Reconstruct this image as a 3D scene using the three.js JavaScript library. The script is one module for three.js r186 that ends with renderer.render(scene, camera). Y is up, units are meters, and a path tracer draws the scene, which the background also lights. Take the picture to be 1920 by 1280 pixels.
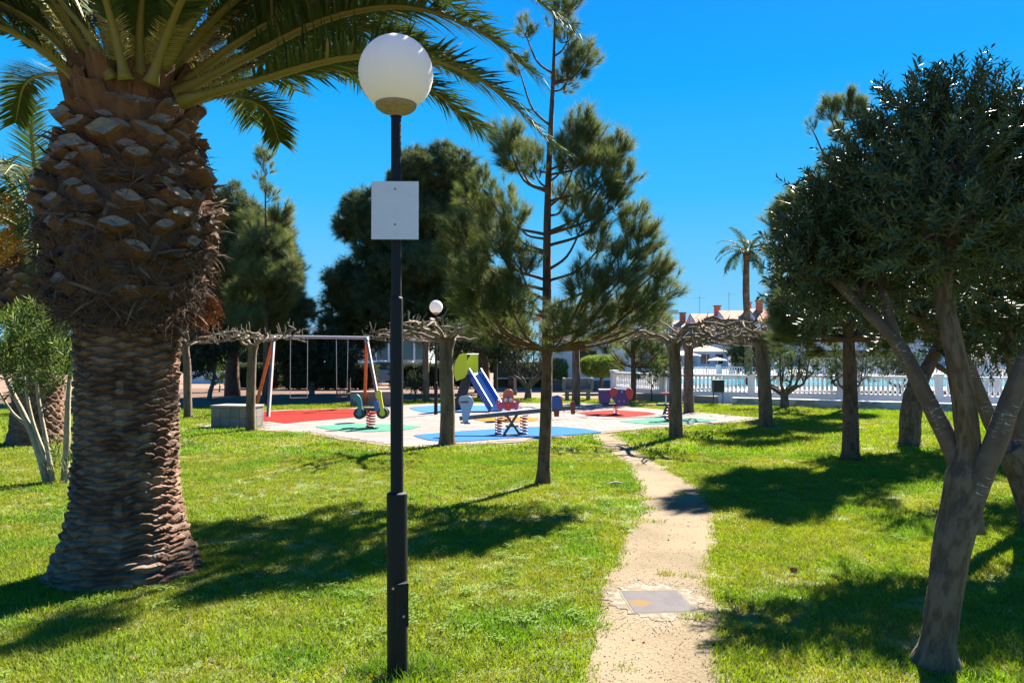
import * as THREE from 'three';
import { mergeGeometries, toCreasedNormals } from 'three/addons/utils/BufferGeometryUtils.js';
import { RoundedBoxGeometry } from 'three/addons/geometries/RoundedBoxGeometry.js';
import { MarchingCubes } from 'three/addons/objects/MarchingCubes.js';

// ---------- camera ----------
const scene = new THREE.Scene();
const EYE = 1.65, FOC = 1400, PITCH = Math.atan(32 / FOC);
const camera = new THREE.PerspectiveCamera(2 * Math.atan(640 / FOC) * 180 / Math.PI, 1024 / 682, 0.05, 900);
camera.position.set(0, EYE, 0);
camera.rotation.set(PITCH, 0, 0);
camera.updateMatrixWorld();
scene.add(camera);

// ---------- renderer, exposure ----------
const renderer = new THREE.WebGLRenderer({ antialias: true });
renderer.setSize(1024, 682);
renderer.toneMapping = THREE.LinearToneMapping;
const EXPOSURE = 5.1;
renderer.toneMappingExposure = EXPOSURE;
renderer.shadowMap.enabled = true;
renderer.shadowMap.type = THREE.PCFSoftShadowMap;

// ---------- sun ----------
const SUN_EL = 41 * Math.PI / 180, SUN_AZ = Math.atan2(0.66, 1);
const sunDir = new THREE.Vector3(Math.sin(SUN_AZ) * Math.cos(SUN_EL), Math.sin(SUN_EL), -Math.cos(SUN_AZ) * Math.cos(SUN_EL));
const sun = new THREE.DirectionalLight(new THREE.Color().setRGB(1, 0.93, 0.80), 5);
sun.target.position.set(0, 0, -14);
sun.position.copy(sunDir).multiplyScalar(60).add(sun.target.position);
sun.castShadow = true;
sun.shadow.mapSize.set(4096, 4096);
Object.assign(sun.shadow.camera, { left: -30, right: 30, top: 30, bottom: -30, near: 1, far: 160 });
scene.add(sun, sun.target);

// ---------- sky: one clear gradient with a small aureole round the sun ----------
{
  const W = 1024, H = 512, data = new Float32Array(W * H * 4);
  const stops = [[0, 0.34, 0.74, 1.0], [5, 0.20, 0.63, 1.02], [12, 0.055, 0.53, 1.06], [20, 0.012, 0.42, 1.05], [30, 0.010, 0.30, 0.98], [90, 0.012, 0.14, 0.62]];
  const d = new THREE.Vector3();
  for (let j = 0; j < H; j++) {
    const el = ((j + 0.5) / H - 0.5) * 180;
    const e = Math.max(0, el);
    let k = 0; while (k < stops.length - 2 && e > stops[k + 1][0]) k++;
    const a = stops[k], b = stops[k + 1], t = Math.min(1, (e - a[0]) / (b[0] - a[0]));
    for (let i = 0; i < W; i++) {
      const ph = ((i + 0.5) / W - 0.5) * 2 * Math.PI, er = el * Math.PI / 180;
      d.set(Math.cos(er) * Math.cos(ph), Math.sin(er), Math.cos(er) * Math.sin(ph));
      const ang = Math.acos(Math.min(1, Math.max(-1, d.dot(sunDir)))) * 180 / Math.PI;
      const g = 0.8 * Math.exp(-ang / 4);
      const o = (j * W + i) * 4;
      for (let c = 0; c < 3; c++) data[o + c] = (a[c + 1] + (b[c + 1] - a[c + 1]) * t + g * [1, 1, 0.95][c]) / EXPOSURE;
      data[o + 3] = 1;
    }
  }
  const tex = new THREE.DataTexture(data, W, H, THREE.RGBAFormat, THREE.FloatType);
  tex.mapping = THREE.EquirectangularReflectionMapping; tex.magFilter = THREE.LinearFilter; tex.needsUpdate = true;
  scene.background = tex; scene.environment = tex;
}

// ---------- small tools ----------
const V = (x, y, z) => new THREE.Vector3(x, y, z);
function mulberry(a) { return () => { a |= 0; a = a + 0x6D2B79F5 | 0; let t = Math.imul(a ^ a >>> 15, 1 | a); t = t + Math.imul(t ^ t >>> 7, 61 | t) ^ t; return ((t ^ t >>> 14) >>> 0) / 4294967296; }; }
let R = mulberry(7);
const seed = (n) => { R = mulberry(n * 7919 + 13); };
const rr = (a, b) => a + (b - a) * R();
const pick = (a) => a[Math.floor(R() * a.length)];
const lerp = (a, b, t) => a + (b - a) * t, clamp = (x, a, b) => Math.min(b, Math.max(a, x));
const smooth = (a, b, x) => { const t = clamp((x - a) / (b - a), 0, 1); return t * t * (3 - 2 * t); };
function hash(x, y, s) { let h = Math.imul(x, 374761393) ^ Math.imul(y, 668265263) ^ Math.imul(s, 1274126177); h = Math.imul(h ^ h >>> 13, 1274126177); return ((h ^ h >>> 16) >>> 0) / 4294967296; }
// value noise, period p cells (0: endless)
function vn(x, y, s = 0, p = 0) {
  const xi = Math.floor(x), yi = Math.floor(y), fx = x - xi, fy = y - yi, u = fx * fx * (3 - 2 * fx), v = fy * fy * (3 - 2 * fy);
  const m = (a) => p ? ((a % p) + p) % p : a;
  return lerp(lerp(hash(m(xi), m(yi), s), hash(m(xi + 1), m(yi), s), u), lerp(hash(m(xi), m(yi + 1), s), hash(m(xi + 1), m(yi + 1), s), u), v);
}
const fbm = (x, y, s = 0, o = 4, p = 0) => { let a = 0, w = 0.5, t = 0; for (let k = 0; k < o; k++) { a += w * vn(x, y, s + k, p); t += w; x *= 2; y *= 2; p *= 2; w *= 0.5; } return a / t; };

// a point of the park at a known depth (metres in front of the viewpoint), and the ground point under a line of sight: used to take plan positions off the photograph
const cP = Math.cos(PITCH), sP = Math.sin(PITCH);
function H(px, py, d) { const x = (px - 960) / FOC, y = (640 - py) / FOC, ry = y * cP + sP, rz = y * sP - cP, t = d / -rz; return V(x * t, EYE + ry * t, -d); }
function G(px, py) { const x = (px - 960) / FOC, y = (640 - py) / FOC, ry = y * cP + sP, rz = y * sP - cP, t = EYE / -ry; return V(x * t, 0, rz * t); }
const inPoly = (p, x, z) => { let c = false; for (let i = 0, j = p.length - 1; i < p.length; j = i++) if ((p[i].z > z) !== (p[j].z > z) && x < (p[j].x - p[i].x) * (z - p[i].z) / (p[j].z - p[i].z) + p[i].x) c = !c; return c; };
const spline = (pts, n) => new THREE.CatmullRomCurve3(pts, false, 'centripetal').getPoints(n);

// ---------- things, parts, names ----------
const taken = {};
function numbered(name) { const n = taken[name] = (taken[name] ?? -1) + 1; return n ? `${name}_${String(n).padStart(3, '0')}` : name; }
function thing(name, label, category, pos = V(0, 0, 0), group) {
  const o = new THREE.Group(); o.name = numbered(name); o.position.copy(pos); o.userData = { label, category }; if (group) o.userData.group = group; scene.add(o); return o;
}
function part(name, geo, mat, parent, label) {
  const m = new THREE.Mesh(geo, mat); m.name = name; m.castShadow = m.receiveShadow = true; parent.add(m); if (label) m.userData.label = label; return m;
}
function struct(name, geo, mat, label) { const m = new THREE.Mesh(geo, mat); m.name = numbered(name); m.castShadow = m.receiveShadow = true; m.userData = { kind: 'structure', label, category: name.split('_').pop() }; scene.add(m); return m; }
function copies(name, geo, mat, mats, cols, parent) {
  const m = new THREE.InstancedMesh(geo, mat, mats.length); m.name = name; m.castShadow = m.receiveShadow = true;
  mats.forEach((t, i) => m.setMatrixAt(i, t)); if (cols) cols.forEach((c, i) => m.setColorAt(i, c));
  m.userData.kind = 'stuff'; parent.add(m); return m;
}

// ---------- geometry helpers ----------
const UPV = V(0, 1, 0);
function frame(dir, hint = UPV) { const z = dir.clone().normalize(); let x = V().crossVectors(hint, z); if (x.lengthSq() < 1e-6) x = V().crossVectors(V(1, 0, 0), z); x.normalize(); return [x, V().crossVectors(z, x), z]; }
// round bar along points, radius per point; bump(k, a) may add to the radius
function tube(pts, radii, seg = 8, bump, caps = true) {
  const n = pts.length, rad = (k) => Array.isArray(radii) ? radii[k] : typeof radii === 'function' ? radii(k / (n - 1)) : radii;
  const pos = [], uv = [], idx = []; let [x, y] = frame(V().subVectors(pts[1], pts[0]), Math.abs(pts[1].y - pts[0].y) > 0.8 * pts[1].distanceTo(pts[0]) ? V(0, 0, 1) : UPV), len = 0;
  for (let k = 0; k < n; k++) {
    const t = V().subVectors(pts[Math.min(n - 1, k + 1)], pts[Math.max(0, k - 1)]).normalize();
    x.addScaledVector(t, -x.dot(t)).normalize(); y = V().crossVectors(t, x);
    if (k) len += pts[k].distanceTo(pts[k - 1]);
    for (let s = 0; s <= seg; s++) {
      const a = s / seg * 2 * Math.PI, r = rad(k) + (bump ? bump(k, s === seg ? 0 : a, len) : 0);
      pos.push(pts[k].x + (x.x * Math.cos(a) + y.x * Math.sin(a)) * r, pts[k].y + (x.y * Math.cos(a) + y.y * Math.sin(a)) * r, pts[k].z + (x.z * Math.cos(a) + y.z * Math.sin(a)) * r);
      uv.push(s / seg * 2 * Math.PI * Math.max(0.01, rad(0)), len);
    }
  }
  for (let k = 0; k < n - 1; k++) for (let s = 0; s < seg; s++) { const a = k * (seg + 1) + s, b = a + seg + 1; idx.push(a, a + 1, b, b, a + 1, b + 1); }
  if (caps) for (const [k, flip] of [[0, true], [n - 1, false]]) {
    const c = pos.length / 3; pos.push(pts[k].x, pts[k].y, pts[k].z); uv.push(0, 0);
    for (let s = 0; s < seg; s++) { const a = k * (seg + 1) + s; flip ? idx.push(c, a + 1, a) : idx.push(c, a, a + 1); }
  }
  const g = new THREE.BufferGeometry();
  g.setAttribute('position', new THREE.Float32BufferAttribute(pos, 3)); g.setAttribute('uv', new THREE.Float32BufferAttribute(uv, 2)); g.setIndex(idx); g.computeVertexNormals();
  // close the seam of the normals
  const N = g.attributes.normal;
  for (let k = 0; k < n; k++) { const a = k * (seg + 1), b = a + seg; const m = V(N.getX(a) + N.getX(b), N.getY(a) + N.getY(b), N.getZ(a) + N.getZ(b)).normalize(); N.setXYZ(a, m.x, m.y, m.z); N.setXYZ(b, m.x, m.y, m.z); }
  return g;
}
const bar = (a, b, r, seg = 8, r2 = r) => tube([a, b], [r, r2], seg);
function box(w, h, d, x = 0, y = 0, z = 0, ry = 0, bev = 0) {
  const g = bev ? new RoundedBoxGeometry(w, h, d, 2, bev) : new THREE.BoxGeometry(w, h, d);
  if (ry) g.rotateY(ry); g.translate(x, y, z);
  const uv = g.attributes.uv, p = g.attributes.position, n = g.attributes.normal;   // uv in metres
  for (let i = 0; i < p.count; i++) { const ax = Math.abs(n.getX(i)), ay = Math.abs(n.getY(i)), az = Math.abs(n.getZ(i)); if (ay > ax && ay > az) uv.setXY(i, p.getX(i), p.getZ(i)); else if (ax > az) uv.setXY(i, p.getZ(i), p.getY(i)); else uv.setXY(i, p.getX(i), p.getY(i)); }
  return g;
}
const merge = (list) => { const f = list.map((g) => { const q = g.index ? g : (() => { const c = g.clone(); c.setIndex([...Array(c.attributes.position.count).keys()]); return c; })(); for (const k of Object.keys(q.attributes)) if (!['position', 'normal', 'uv', 'color'].includes(k)) q.deleteAttribute(k); return q; }); return mergeGeometries(f); };
function lathe(prof, seg = 16) { return new THREE.LatheGeometry(prof.map(([r, y]) => new THREE.Vector2(r, y)), seg); }
function extrude(shape, depth, bev = 0.006) { const g = new THREE.ExtrudeGeometry(shape, { depth, bevelEnabled: bev > 0, bevelSize: bev, bevelThickness: bev, bevelSegments: 2, curveSegments: 10 }); g.translate(0, 0, -depth / 2); return g; }
// flat sheet over a polygon on the ground
function sheet(poly, y, hole) {
  const s = new THREE.Shape(poly.map((p) => new THREE.Vector2(p.x, -p.z)));
  const g = new THREE.ShapeGeometry(s); g.rotateX(-Math.PI / 2); g.translate(0, y, 0);
  const p = g.attributes.position, uv = g.attributes.uv; for (let i = 0; i < p.count; i++) uv.setXY(i, p.getX(i), p.getZ(i));
  return g;
}
class Leaves { // many small faces in one geometry
  constructor() { this.p = []; this.c = []; }
  tri(a, b, c, col) { this.p.push(a.x, a.y, a.z, b.x, b.y, b.z, c.x, c.y, c.z); if (col) for (let k = 0; k < 3; k++) this.c.push(...col); }
  leaf(o, dir, nrm, len, wid, col, bend = 0, at = 0.45) { // folded lanceolate leaf, two halves
    const z = dir.clone().normalize(), x = V().crossVectors(nrm, z).normalize(), n = V().crossVectors(z, x);
    const tip = o.clone().addScaledVector(z, len).addScaledVector(n, -bend * len), m = o.clone().addScaledVector(z, len * at);
    const l = m.clone().addScaledVector(x, wid / 2).addScaledVector(n, wid * 0.15), r = m.clone().addScaledVector(x, -wid / 2).addScaledVector(n, wid * 0.15);
    this.tri(o, l, tip, col); this.tri(o, tip, r, col);
  }
  blade(o, dir, nrm, len, wid, col, bend = 0.3) { // strip that tapers to a point, two segments
    const z = dir.clone().normalize(), x = V().crossVectors(nrm, z).normalize(), n = V().crossVectors(z, x);
    const m = o.clone().addScaledVector(z, len * 0.55).addScaledVector(n, -bend * len * 0.25), t = o.clone().addScaledVector(z, len).addScaledVector(n, -bend * len);
    const a = o.clone().addScaledVector(x, wid / 2), b = o.clone().addScaledVector(x, -wid / 2), c = m.clone().addScaledVector(x, wid * 0.42), d = m.clone().addScaledVector(x, -wid * 0.42);
    this.tri(a, c, b, col); this.tri(b, c, d, col); this.tri(c, t, d, col);
  }
  build() {
    const g = new THREE.BufferGeometry(); g.setAttribute('position', new THREE.Float32BufferAttribute(this.p, 3));
    if (this.c.length) g.setAttribute('color', new THREE.Float32BufferAttribute(this.c, 3));
    g.setAttribute('uv', new THREE.Float32BufferAttribute(new Float32Array(this.p.length / 3 * 2), 2)); g.computeVertexNormals(); return g;
  }
}
const rdir = () => { const z = rr(-1, 1), a = rr(0, 6.2832), s = Math.sqrt(1 - z * z); return V(s * Math.cos(a), z, s * Math.sin(a)); };
const mtx = (pos, dir, scale, roll = rr(0, 6.283)) => { const q = new THREE.Quaternion().setFromUnitVectors(UPV, dir.clone().normalize()); q.multiply(new THREE.Quaternion().setFromAxisAngle(UPV, roll)); return new THREE.Matrix4().compose(pos, q, V(scale, scale, scale)); };
const C = (r, g, b) => new THREE.Color().setRGB(r, g, b);

// ---------- textures and materials ----------
function texture(n, metres, fn, srgb = false) { // fn(u, v) in 0..1, tileable when built on vn with a period; returns linear colour
  const data = new Uint8Array(n * n * 4), enc = (x) => Math.round(255 * clamp(srgb ? (x <= 0.0031308 ? 12.92 * x : 1.055 * Math.pow(x, 1 / 2.4) - 0.055) : x, 0, 1));
  for (let j = 0; j < n; j++) for (let i = 0; i < n; i++) { const c = fn((i + 0.5) / n, (j + 0.5) / n), o = (j * n + i) * 4; if (typeof c === 'number') data[o] = data[o + 1] = data[o + 2] = enc(c); else { data[o] = enc(c[0]); data[o + 1] = enc(c[1]); data[o + 2] = enc(c[2]); } data[o + 3] = 255; }
  const t = new THREE.DataTexture(data, n, n, THREE.RGBAFormat); t.wrapS = t.wrapT = THREE.RepeatWrapping; t.magFilter = THREE.LinearFilter; t.minFilter = THREE.LinearMipmapLinearFilter; t.generateMipmaps = true;
  if (srgb) t.colorSpace = THREE.SRGBColorSpace; const [a, b] = Array.isArray(metres) ? metres : [metres, metres]; t.repeat.set(1 / a, 1 / b); t.needsUpdate = true; return t;
}
const mix3 = (a, b, t) => [lerp(a[0], b[0], t), lerp(a[1], b[1], t), lerp(a[2], b[2], t)];
const std = (o) => new THREE.MeshStandardMaterial({ roughness: 0.85, ...o });
const phys = (o) => new THREE.MeshPhysicalMaterial({ roughness: 0.85, ...o });
const leafMat = (r, g, b, tr = 0.4, rough = 0.95, vc = false) => phys({ color: C(r, g, b), roughness: rough, transmission: tr, thickness: 0, side: THREE.DoubleSide, vertexColors: vc, specularIntensity: 0.5 });
function barkMat(ca, cb, cc, stretch, metres, bump, s) { // furrowed bark: colour and relief from the same layered noise, stretched along the stem
  const size = [metres * 2, metres * 2 * stretch], f = (u, v) => fbm(u * 14, v * 14, s, 5, 14), g = (u, v) => vn(u * 90, v * 60, s + 5, 30);
  const map = texture(512, size, (u, v) => mix3(mix3(ca, cb, smooth(0.32, 0.68, f(u, v))), cc, smooth(0.6, 0.95, 0.6 * g(u, v) + 0.4 * vn(u * 5, v * 5, s + 8, 5)) * 0.8), true);
  return std({ map, bumpMap: texture(512, size, (u, v) => 0.75 * f(u, v) + 0.25 * g(u, v)), bumpScale: bump, roughness: 0.95 });
}

// ================= ground, lawn, paths =================
const plazaFront = [[480, 808], [540, 811], [590, 816], [640, 825], [690, 832], [740, 838], [800, 839], [860, 836], [930, 832], [1010, 827], [1110, 815], [1200, 806], [1300, 799], [1385, 792], [1424, 787]];
const plazaBack = [[1424, 784], [1340, 776], [1250, 769], [1200, 764.5], [1120, 757], [1010, 756], [900, 755.5], [800, 757], [700, 763], [600, 767.5], [520, 769], [478, 771]];
const plazaPoly = [...spline(plazaFront.map(([x, y]) => G(x, y)), 60), ...spline(plazaBack.map(([x, y]) => G(x, y)), 40)];
const pathL = [[1060, 1420], [1095, 1280], [1112, 1190], [1138, 1100], [1168, 1020], [1206, 960], [1200, 920], [1175, 870], [1135, 838], [1104, 815]].map(([x, y]) => G(x, y));
const pathR = [[1420, 1420], [1350, 1280], [1344, 1180], [1332, 1080], [1342, 1010], [1334, 960], [1312, 920], [1262, 888], [1218, 860], [1188, 840], [1152, 812]].map(([x, y]) => G(x, y));
const pathSpL = spline(pathL, 150), pathSpR = spline(pathR, 150);
const ragged = (pts, s, amp) => pts.map((p, i) => V(p.x + amp * (fbm(p.x * 3 + 9, p.z * 3, s, 3) - 0.5) * 2 + amp * 0.35 * (vn(p.x * 9, p.z * 9, s + 4) - 0.5), 0, p.z));
const pathPoly = [...ragged(pathSpL, 31, 0.06), ...ragged(pathSpR, 32, 0.06).reverse()];

const soilTex = texture(512, 6, (u, v) => { const a = fbm(u * 6, v * 6, 3, 5, 6), b = vn(u * 128, v * 128, 8, 128); return mix3([0.10, 0.055, 0.032], [0.19, 0.115, 0.07], clamp(a * 0.75 + b * 0.3, 0, 1)); }, true);
const groundTex = texture(512, 7, (u, v) => { const a = fbm(u * 7, v * 7, 5, 5, 7), b = vn(u * 160, v * 160, 6, 160); return mix3(mix3([0.06, 0.10, 0.015], [0.12, 0.14, 0.03], smooth(0.3, 0.7, a)), [0.2, 0.17, 0.07], smooth(0.6, 0.95, b) * 0.7); }, true);
const sandTex = texture(1024, 3, (u, v) => { const a = fbm(u * 5, v * 5, 11, 6, 5), b = vn(u * 300, v * 300, 12, 300), c = vn(u * 120, v * 120, 15, 120); let q = mix3([0.125, 0.096, 0.060], [0.195, 0.152, 0.098], smooth(0.25, 0.75, a * 0.75 + b * 0.25)); q = mix3(q, [0.09, 0.06, 0.035], smooth(0.82, 1, c) * 0.55); return mix3(q, [0.21, 0.17, 0.125], smooth(0.9, 1, b) * 0.5); }, true);
const sandBump = texture(1024, 3, (u, v) => 0.5 * fbm(u * 30, v * 30, 21, 5, 30) + 0.5 * vn(u * 250, v * 250, 12, 250));
{
  const g = new THREE.PlaneGeometry(700, 700); g.rotateX(-Math.PI / 2); const p = g.attributes.position, uv = g.attributes.uv; for (let i = 0; i < p.count; i++) uv.setXY(i, p.getX(i), p.getZ(i));
  g.translate(0, -0.012, -200);
  struct('ground', g, std({ map: soilTex, roughness: 1 }), 'flat brown earth reaching to the far houses');
}
// the lawn sheet with slight unevenness
{
  const poly = [[-14, 3], [14, 3], [30, -10], [22, -20.5], [15, -22.2], [7.9, -26.4], [6.5, -27.2], [3, -31], [-2, -31], [-6, -28], [-9, -25.2], [-16, -25], [-26, -20], [-26, -5]].map(([x, z]) => V(x, 0, z));
  struct('lawn', sheet(poly, -0.006), std({ map: groundTex, roughness: 1 }), 'soil and thatch under the sunlit lawn');
  globalThis.lawnPoly = poly;
}
const lawnPoly = globalThis.lawnPoly;
{
  // dirt path, worn a little hollow in the middle
  const n = 151, m = 14, pos = [], uv = [], idx = [], L = ragged(pathSpL, 31, 0.06), Rr = ragged(pathSpR, 32, 0.06);
  for (let i = 0; i < n; i++) for (let j = 0; j <= m; j++) {
    const t = j / m, x = lerp(L[i].x, Rr[i].x, t), z = lerp(L[i].z, Rr[i].z, t);
    const y = 0.001 + 0.008 * (fbm(x * 4, z * 4, 51, 4) - 0.4) * Math.sin(Math.PI * t);
    pos.push(x, y, z); uv.push(x, z);
  }
  for (let i = 0; i < n - 1; i++) for (let j = 0; j < m; j++) { const a = i * (m + 1) + j, b = a + m + 1; idx.push(a, a + 1, b, b, a + 1, b + 1); }
  const g = new THREE.BufferGeometry(); g.setAttribute('position', new THREE.Float32BufferAttribute(pos, 3)); g.setAttribute('uv', new THREE.Float32BufferAttribute(uv, 2)); g.setIndex(idx); g.computeVertexNormals();
  struct('dirt_path', g, phys({ map: sandTex, bumpMap: sandBump, bumpScale: 0.006, roughness: 1, specularIntensity: 0.25 }), 'trodden sandy path winding from the playground');
}
// bare earth under the trees behind the swings
struct('bare_soil', sheet([[-22, -25.6], [-9.2, -25.6], [-6.2, -28.4], [-1, -31.5], [0.5, -37], [-8, -42], [-26, -40]].map(([x, z]) => V(x, 0, z)), -0.002), std({ map: soilTex, color: C(0.55, 0.42, 0.35), roughness: 1 }), 'bare reddish earth under the trees behind the swings');
// pale walkway beyond the playground on the right
struct('walkway', sheet([[1110, 756.5], [1200, 763.5], [1262, 762], [1330, 762], [1420, 757], [1420, 753], [1300, 755], [1180, 753], [1110, 752]].map(([x, y]) => G(x, y)), 0.003), std({ map: sandTex, color: C(1.25, 1.3, 1.35), roughness: 1 }), 'pale gravel walkway beyond the playground by the balustrade');

// ---------- playground paving ----------
{
  const bed = struct('playground_paving', sheet(plazaPoly, 0.008), std({ map: sandTex, color: C(0.9, 0.85, 0.85), roughness: 1 }), 'pale pinkish block paving under the playground');
  const tones = [[0.235, 0.195, 0.18], [0.255, 0.215, 0.20], [0.22, 0.185, 0.172], [0.268, 0.228, 0.21], [0.245, 0.19, 0.17]];
  const speck = texture(256, 0.5, (u, v) => { const a = vn(u * 90, v * 90, 61, 90), b = fbm(u * 6, v * 6, 62, 4, 6); const q = 0.86 + 0.2 * (b - 0.5) + 0.16 * (a - 0.5); return [q, q, q]; }, true);
  const mats = tones.map((t) => phys({ color: C(...t), map: speck, roughness: 1, specularIntensity: 0.25 }));
  const pw = 0.40, pd = 0.22, gap = 0.007, one = box(pw - gap, 0.03, pd - gap, 0, 0, 0, 0, 0.004);
  const cells = []; seed(40);
  for (let r = 0; r < 80; r++) for (let c = -22; c < 22; c++) {
    const x = c * pw + (r % 2) * pw / 2 - 0.5, z = -13.4 - r * pd;
    const ok = [[-0.5, -0.5], [0.5, -0.5], [-0.5, 0.5], [0.5, 0.5]].every(([a, b]) => inPoly(plazaPoly, x + a * pw, z + b * pd));
    if (ok) cells.push([x, z, Math.floor(R() * 5), rr(-0.0015, 0.0015)]);
  }
  cells.sort((a, b) => b[1] - a[1]);
  cells.slice(0, 300).forEach(([x, z, k, dy]) => { const m = part('paving_block', one, mats[k], bed); m.position.set(x, 0.001 + dy, z); });
  const rest = mats.map(() => []);
  const flat = box(pw - gap, 0.03, pd - gap);
  for (const [x, z, k, dy] of cells.slice(300)) { const g = flat.clone(); g.translate(x, 0.001 + dy, z); rest[k].push(g); }
  rest.forEach((l, k) => { const m = part('paving_field', mergeGeometries(l), mats[k], bed); m.userData.kind = 'stuff'; });
}
// ---------- coloured safety surfacing ----------
function patch(label, r, g, b, pts) {
  const curve = new THREE.CatmullRomCurve3(pts.map(([x, y]) => G(x, y)), true, 'catmullrom', 0.25).getPoints(70);
  const s = new THREE.Shape(curve.map((p) => new THREE.Vector2(p.x, -p.z)));
  const geo = new THREE.ExtrudeGeometry(s, { depth: 0.008, bevelEnabled: false }); geo.rotateX(-Math.PI / 2); geo.translate(0, 0.0185, 0);
  const p = geo.attributes.position, uv = geo.attributes.uv; for (let i = 0; i < p.count; i++) uv.setXY(i, p.getX(i), p.getZ(i));
  const m = new THREE.Mesh(geo, phys({ color: C(r, g, b), map: rubberTex, roughness: 1, specularIntensity: 0.15 })); m.name = numbered('rubber_surface'); m.receiveShadow = true; m.userData = { kind: 'structure', label, category: 'surface' }; scene.add(m);
}
const rubberTex = texture(256, 0.6, (u, v) => { const q = 0.75 + 0.35 * vn(u * 80, v * 80, 71, 80) + 0.2 * (fbm(u * 4, v * 4, 72, 4, 4) - 0.5); return [q, q, q]; }, true);
patch('large red rubber surface beneath the swings', 0.24, 0.014, 0.009, [[482, 774], [560, 770], [650, 767.5], [720, 768], [705, 777], [650, 785], [575, 791], [535, 795], [490, 788]]);
patch('pale green rubber patch under the motorbike spring rider', 0.06, 0.20, 0.135, [[592, 801], [655, 796.5], [740, 797], [790, 801], [760, 807], [690, 811], [625, 808]]);
patch('blue rubber diamond under the seesaw', 0.02, 0.11, 0.28, [[776, 818], [850, 811], [940, 805], [1030, 801], [1090, 805], [1128, 812], [1060, 818], [960, 823], [860, 830], [805, 827]]);
patch('light blue rubber patch at the foot of the slide', 0.036, 0.135, 0.27, [[768, 765], [840, 760.5], [935, 762.5], [975, 768], [920, 773], [800, 775]]);
patch('yellow rubber patch behind the seesaw', 0.25, 0.125, 0.012, [[888, 787], [955, 783], [1008, 785.5], [1004, 790], [960, 793], [915, 792]]);
patch('red rubber patch under the elephant spring rider', 0.24, 0.016, 0.011, [[1082, 775.5], [1150, 770], [1215, 774], [1228, 778], [1160, 783]]);
patch('pale green rubber patch under the scooter spring rider', 0.06, 0.20, 0.14, [[1162, 791], [1240, 784.5], [1320, 786.5], [1345, 789], [1290, 794], [1225, 797]]);

// ---------- inspection cover in the path ----------
{
  const c = G(1231, 1128), t = thing('inspection_cover', 'bluish stone drain cover with yellow stain set in the sandy path', 'drain cover', V(c.x, 0, c.z));
  const stone = texture(256, [0.42, 0.5], (u, v) => { const a = fbm(u * 6, v * 6, 81, 5, 6), b = vn(u * 90, v * 90, 82, 90); let q = mix3([0.075, 0.066, 0.07], [0.125, 0.112, 0.118], clamp(a * 0.8 + b * 0.25, 0, 1)); const d = Math.hypot((u - 0.2) * 1.0, (v - 0.42) * 1.2) + 0.22 * (fbm(u * 9, v * 9, 83, 3) - 0.5); return mix3(q, [0.16, 0.10, 0.03], smooth(0.24, 0.12, d) * 0.85); }, true);
  const g = box(0.40, 0.03, 0.44, 0, -0.0075, 0, 0.05, 0.006); const p = g.attributes.position, uv = g.attributes.uv; for (let i = 0; i < p.count; i++) uv.setXY(i, p.getX(i) + 0.21, -p.getZ(i) + 0.25);
  part('cover_frame', merge([box(0.43, 0.03, 0.012, 0, -0.0085, 0.2265, 0.0), box(0.43, 0.03, 0.012, 0, -0.0085, -0.2265), box(0.012, 0.03, 0.441, 0.209, -0.0085, 0), box(0.012, 0.03, 0.441, -0.209, -0.0085, 0)]).rotateY(0.05), std({ color: C(0.07, 0.045, 0.03), roughness: 0.8 }), t);
  part('cover_slab', g, phys({ map: stone, roughness: 0.95, specularIntensity: 0.3 }), t);
  // thin ragged collar of cement trodden into the sand round the cover
  { const ring = []; for (let i = 0; i < 90; i++) { const a = i / 90 * 6.2832, q = 1 + 0.9 * (fbm(Math.cos(a) * 5 + 3, Math.sin(a) * 5, 85, 5) - 0.5); ring.push(new THREE.Vector2(Math.cos(a) * 0.33 * q, Math.sin(a) * 0.37 * q)); } const cg = new THREE.ShapeGeometry(new THREE.Shape(ring)).rotateX(-Math.PI / 2).translate(0, 0.0052, 0); { const p = cg.attributes.position, uv = cg.attributes.uv; for (let i = 0; i < p.count; i++) uv.setXY(i, p.getX(i), p.getZ(i)); }
    part('cement_collar', cg, std({ map: texture(256, 0.5, (u, v) => mix3([0.125, 0.096, 0.060], [0.215, 0.18, 0.135], smooth(0.35, 0.7, fbm(u * 14, v * 14, 86, 5, 14))), true), roughness: 1 }), t); }
  // cement smeared round the cover: short raised strokes
  const s = new Leaves(); seed(44);
  for (let i = 0; i < 260; i++) {
    const a = rr(0, 6.283), q = rr(1.0, 1.75), x = Math.cos(a) * 0.24 * q, z = Math.sin(a) * 0.30 * q * 0.98;
    if (Math.abs(x) < 0.21 && Math.abs(z) < 0.23) continue;
    const dir = V(Math.cos(a + rr(-0.7, 0.7)), 0, Math.sin(a + rr(-0.7, 0.7)));
    s.leaf(V(x, rr(0.0075, 0.010), z), dir, UPV, rr(0.03, 0.11), rr(0.002, 0.007), [rr(0.16, 0.23), rr(0.145, 0.2), rr(0.115, 0.165)], 0.01);
  }
  part('cement_smear', s.build(), std({ vertexColors: true, side: THREE.DoubleSide, roughness: 1 }), t).userData.kind = 'stuff';
}

// distance from the path's borders, for the grass that creeps in
const border = [...pathSpL, ...pathSpR].map((p) => [p.x, p.z]);
const edgeDist = (x, z) => { let m = 9; for (const [a, b] of border) { const d = (a - x) * (a - x) + (b - z) * (b - z); if (d < m) m = d; } return Math.sqrt(m); };
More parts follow.
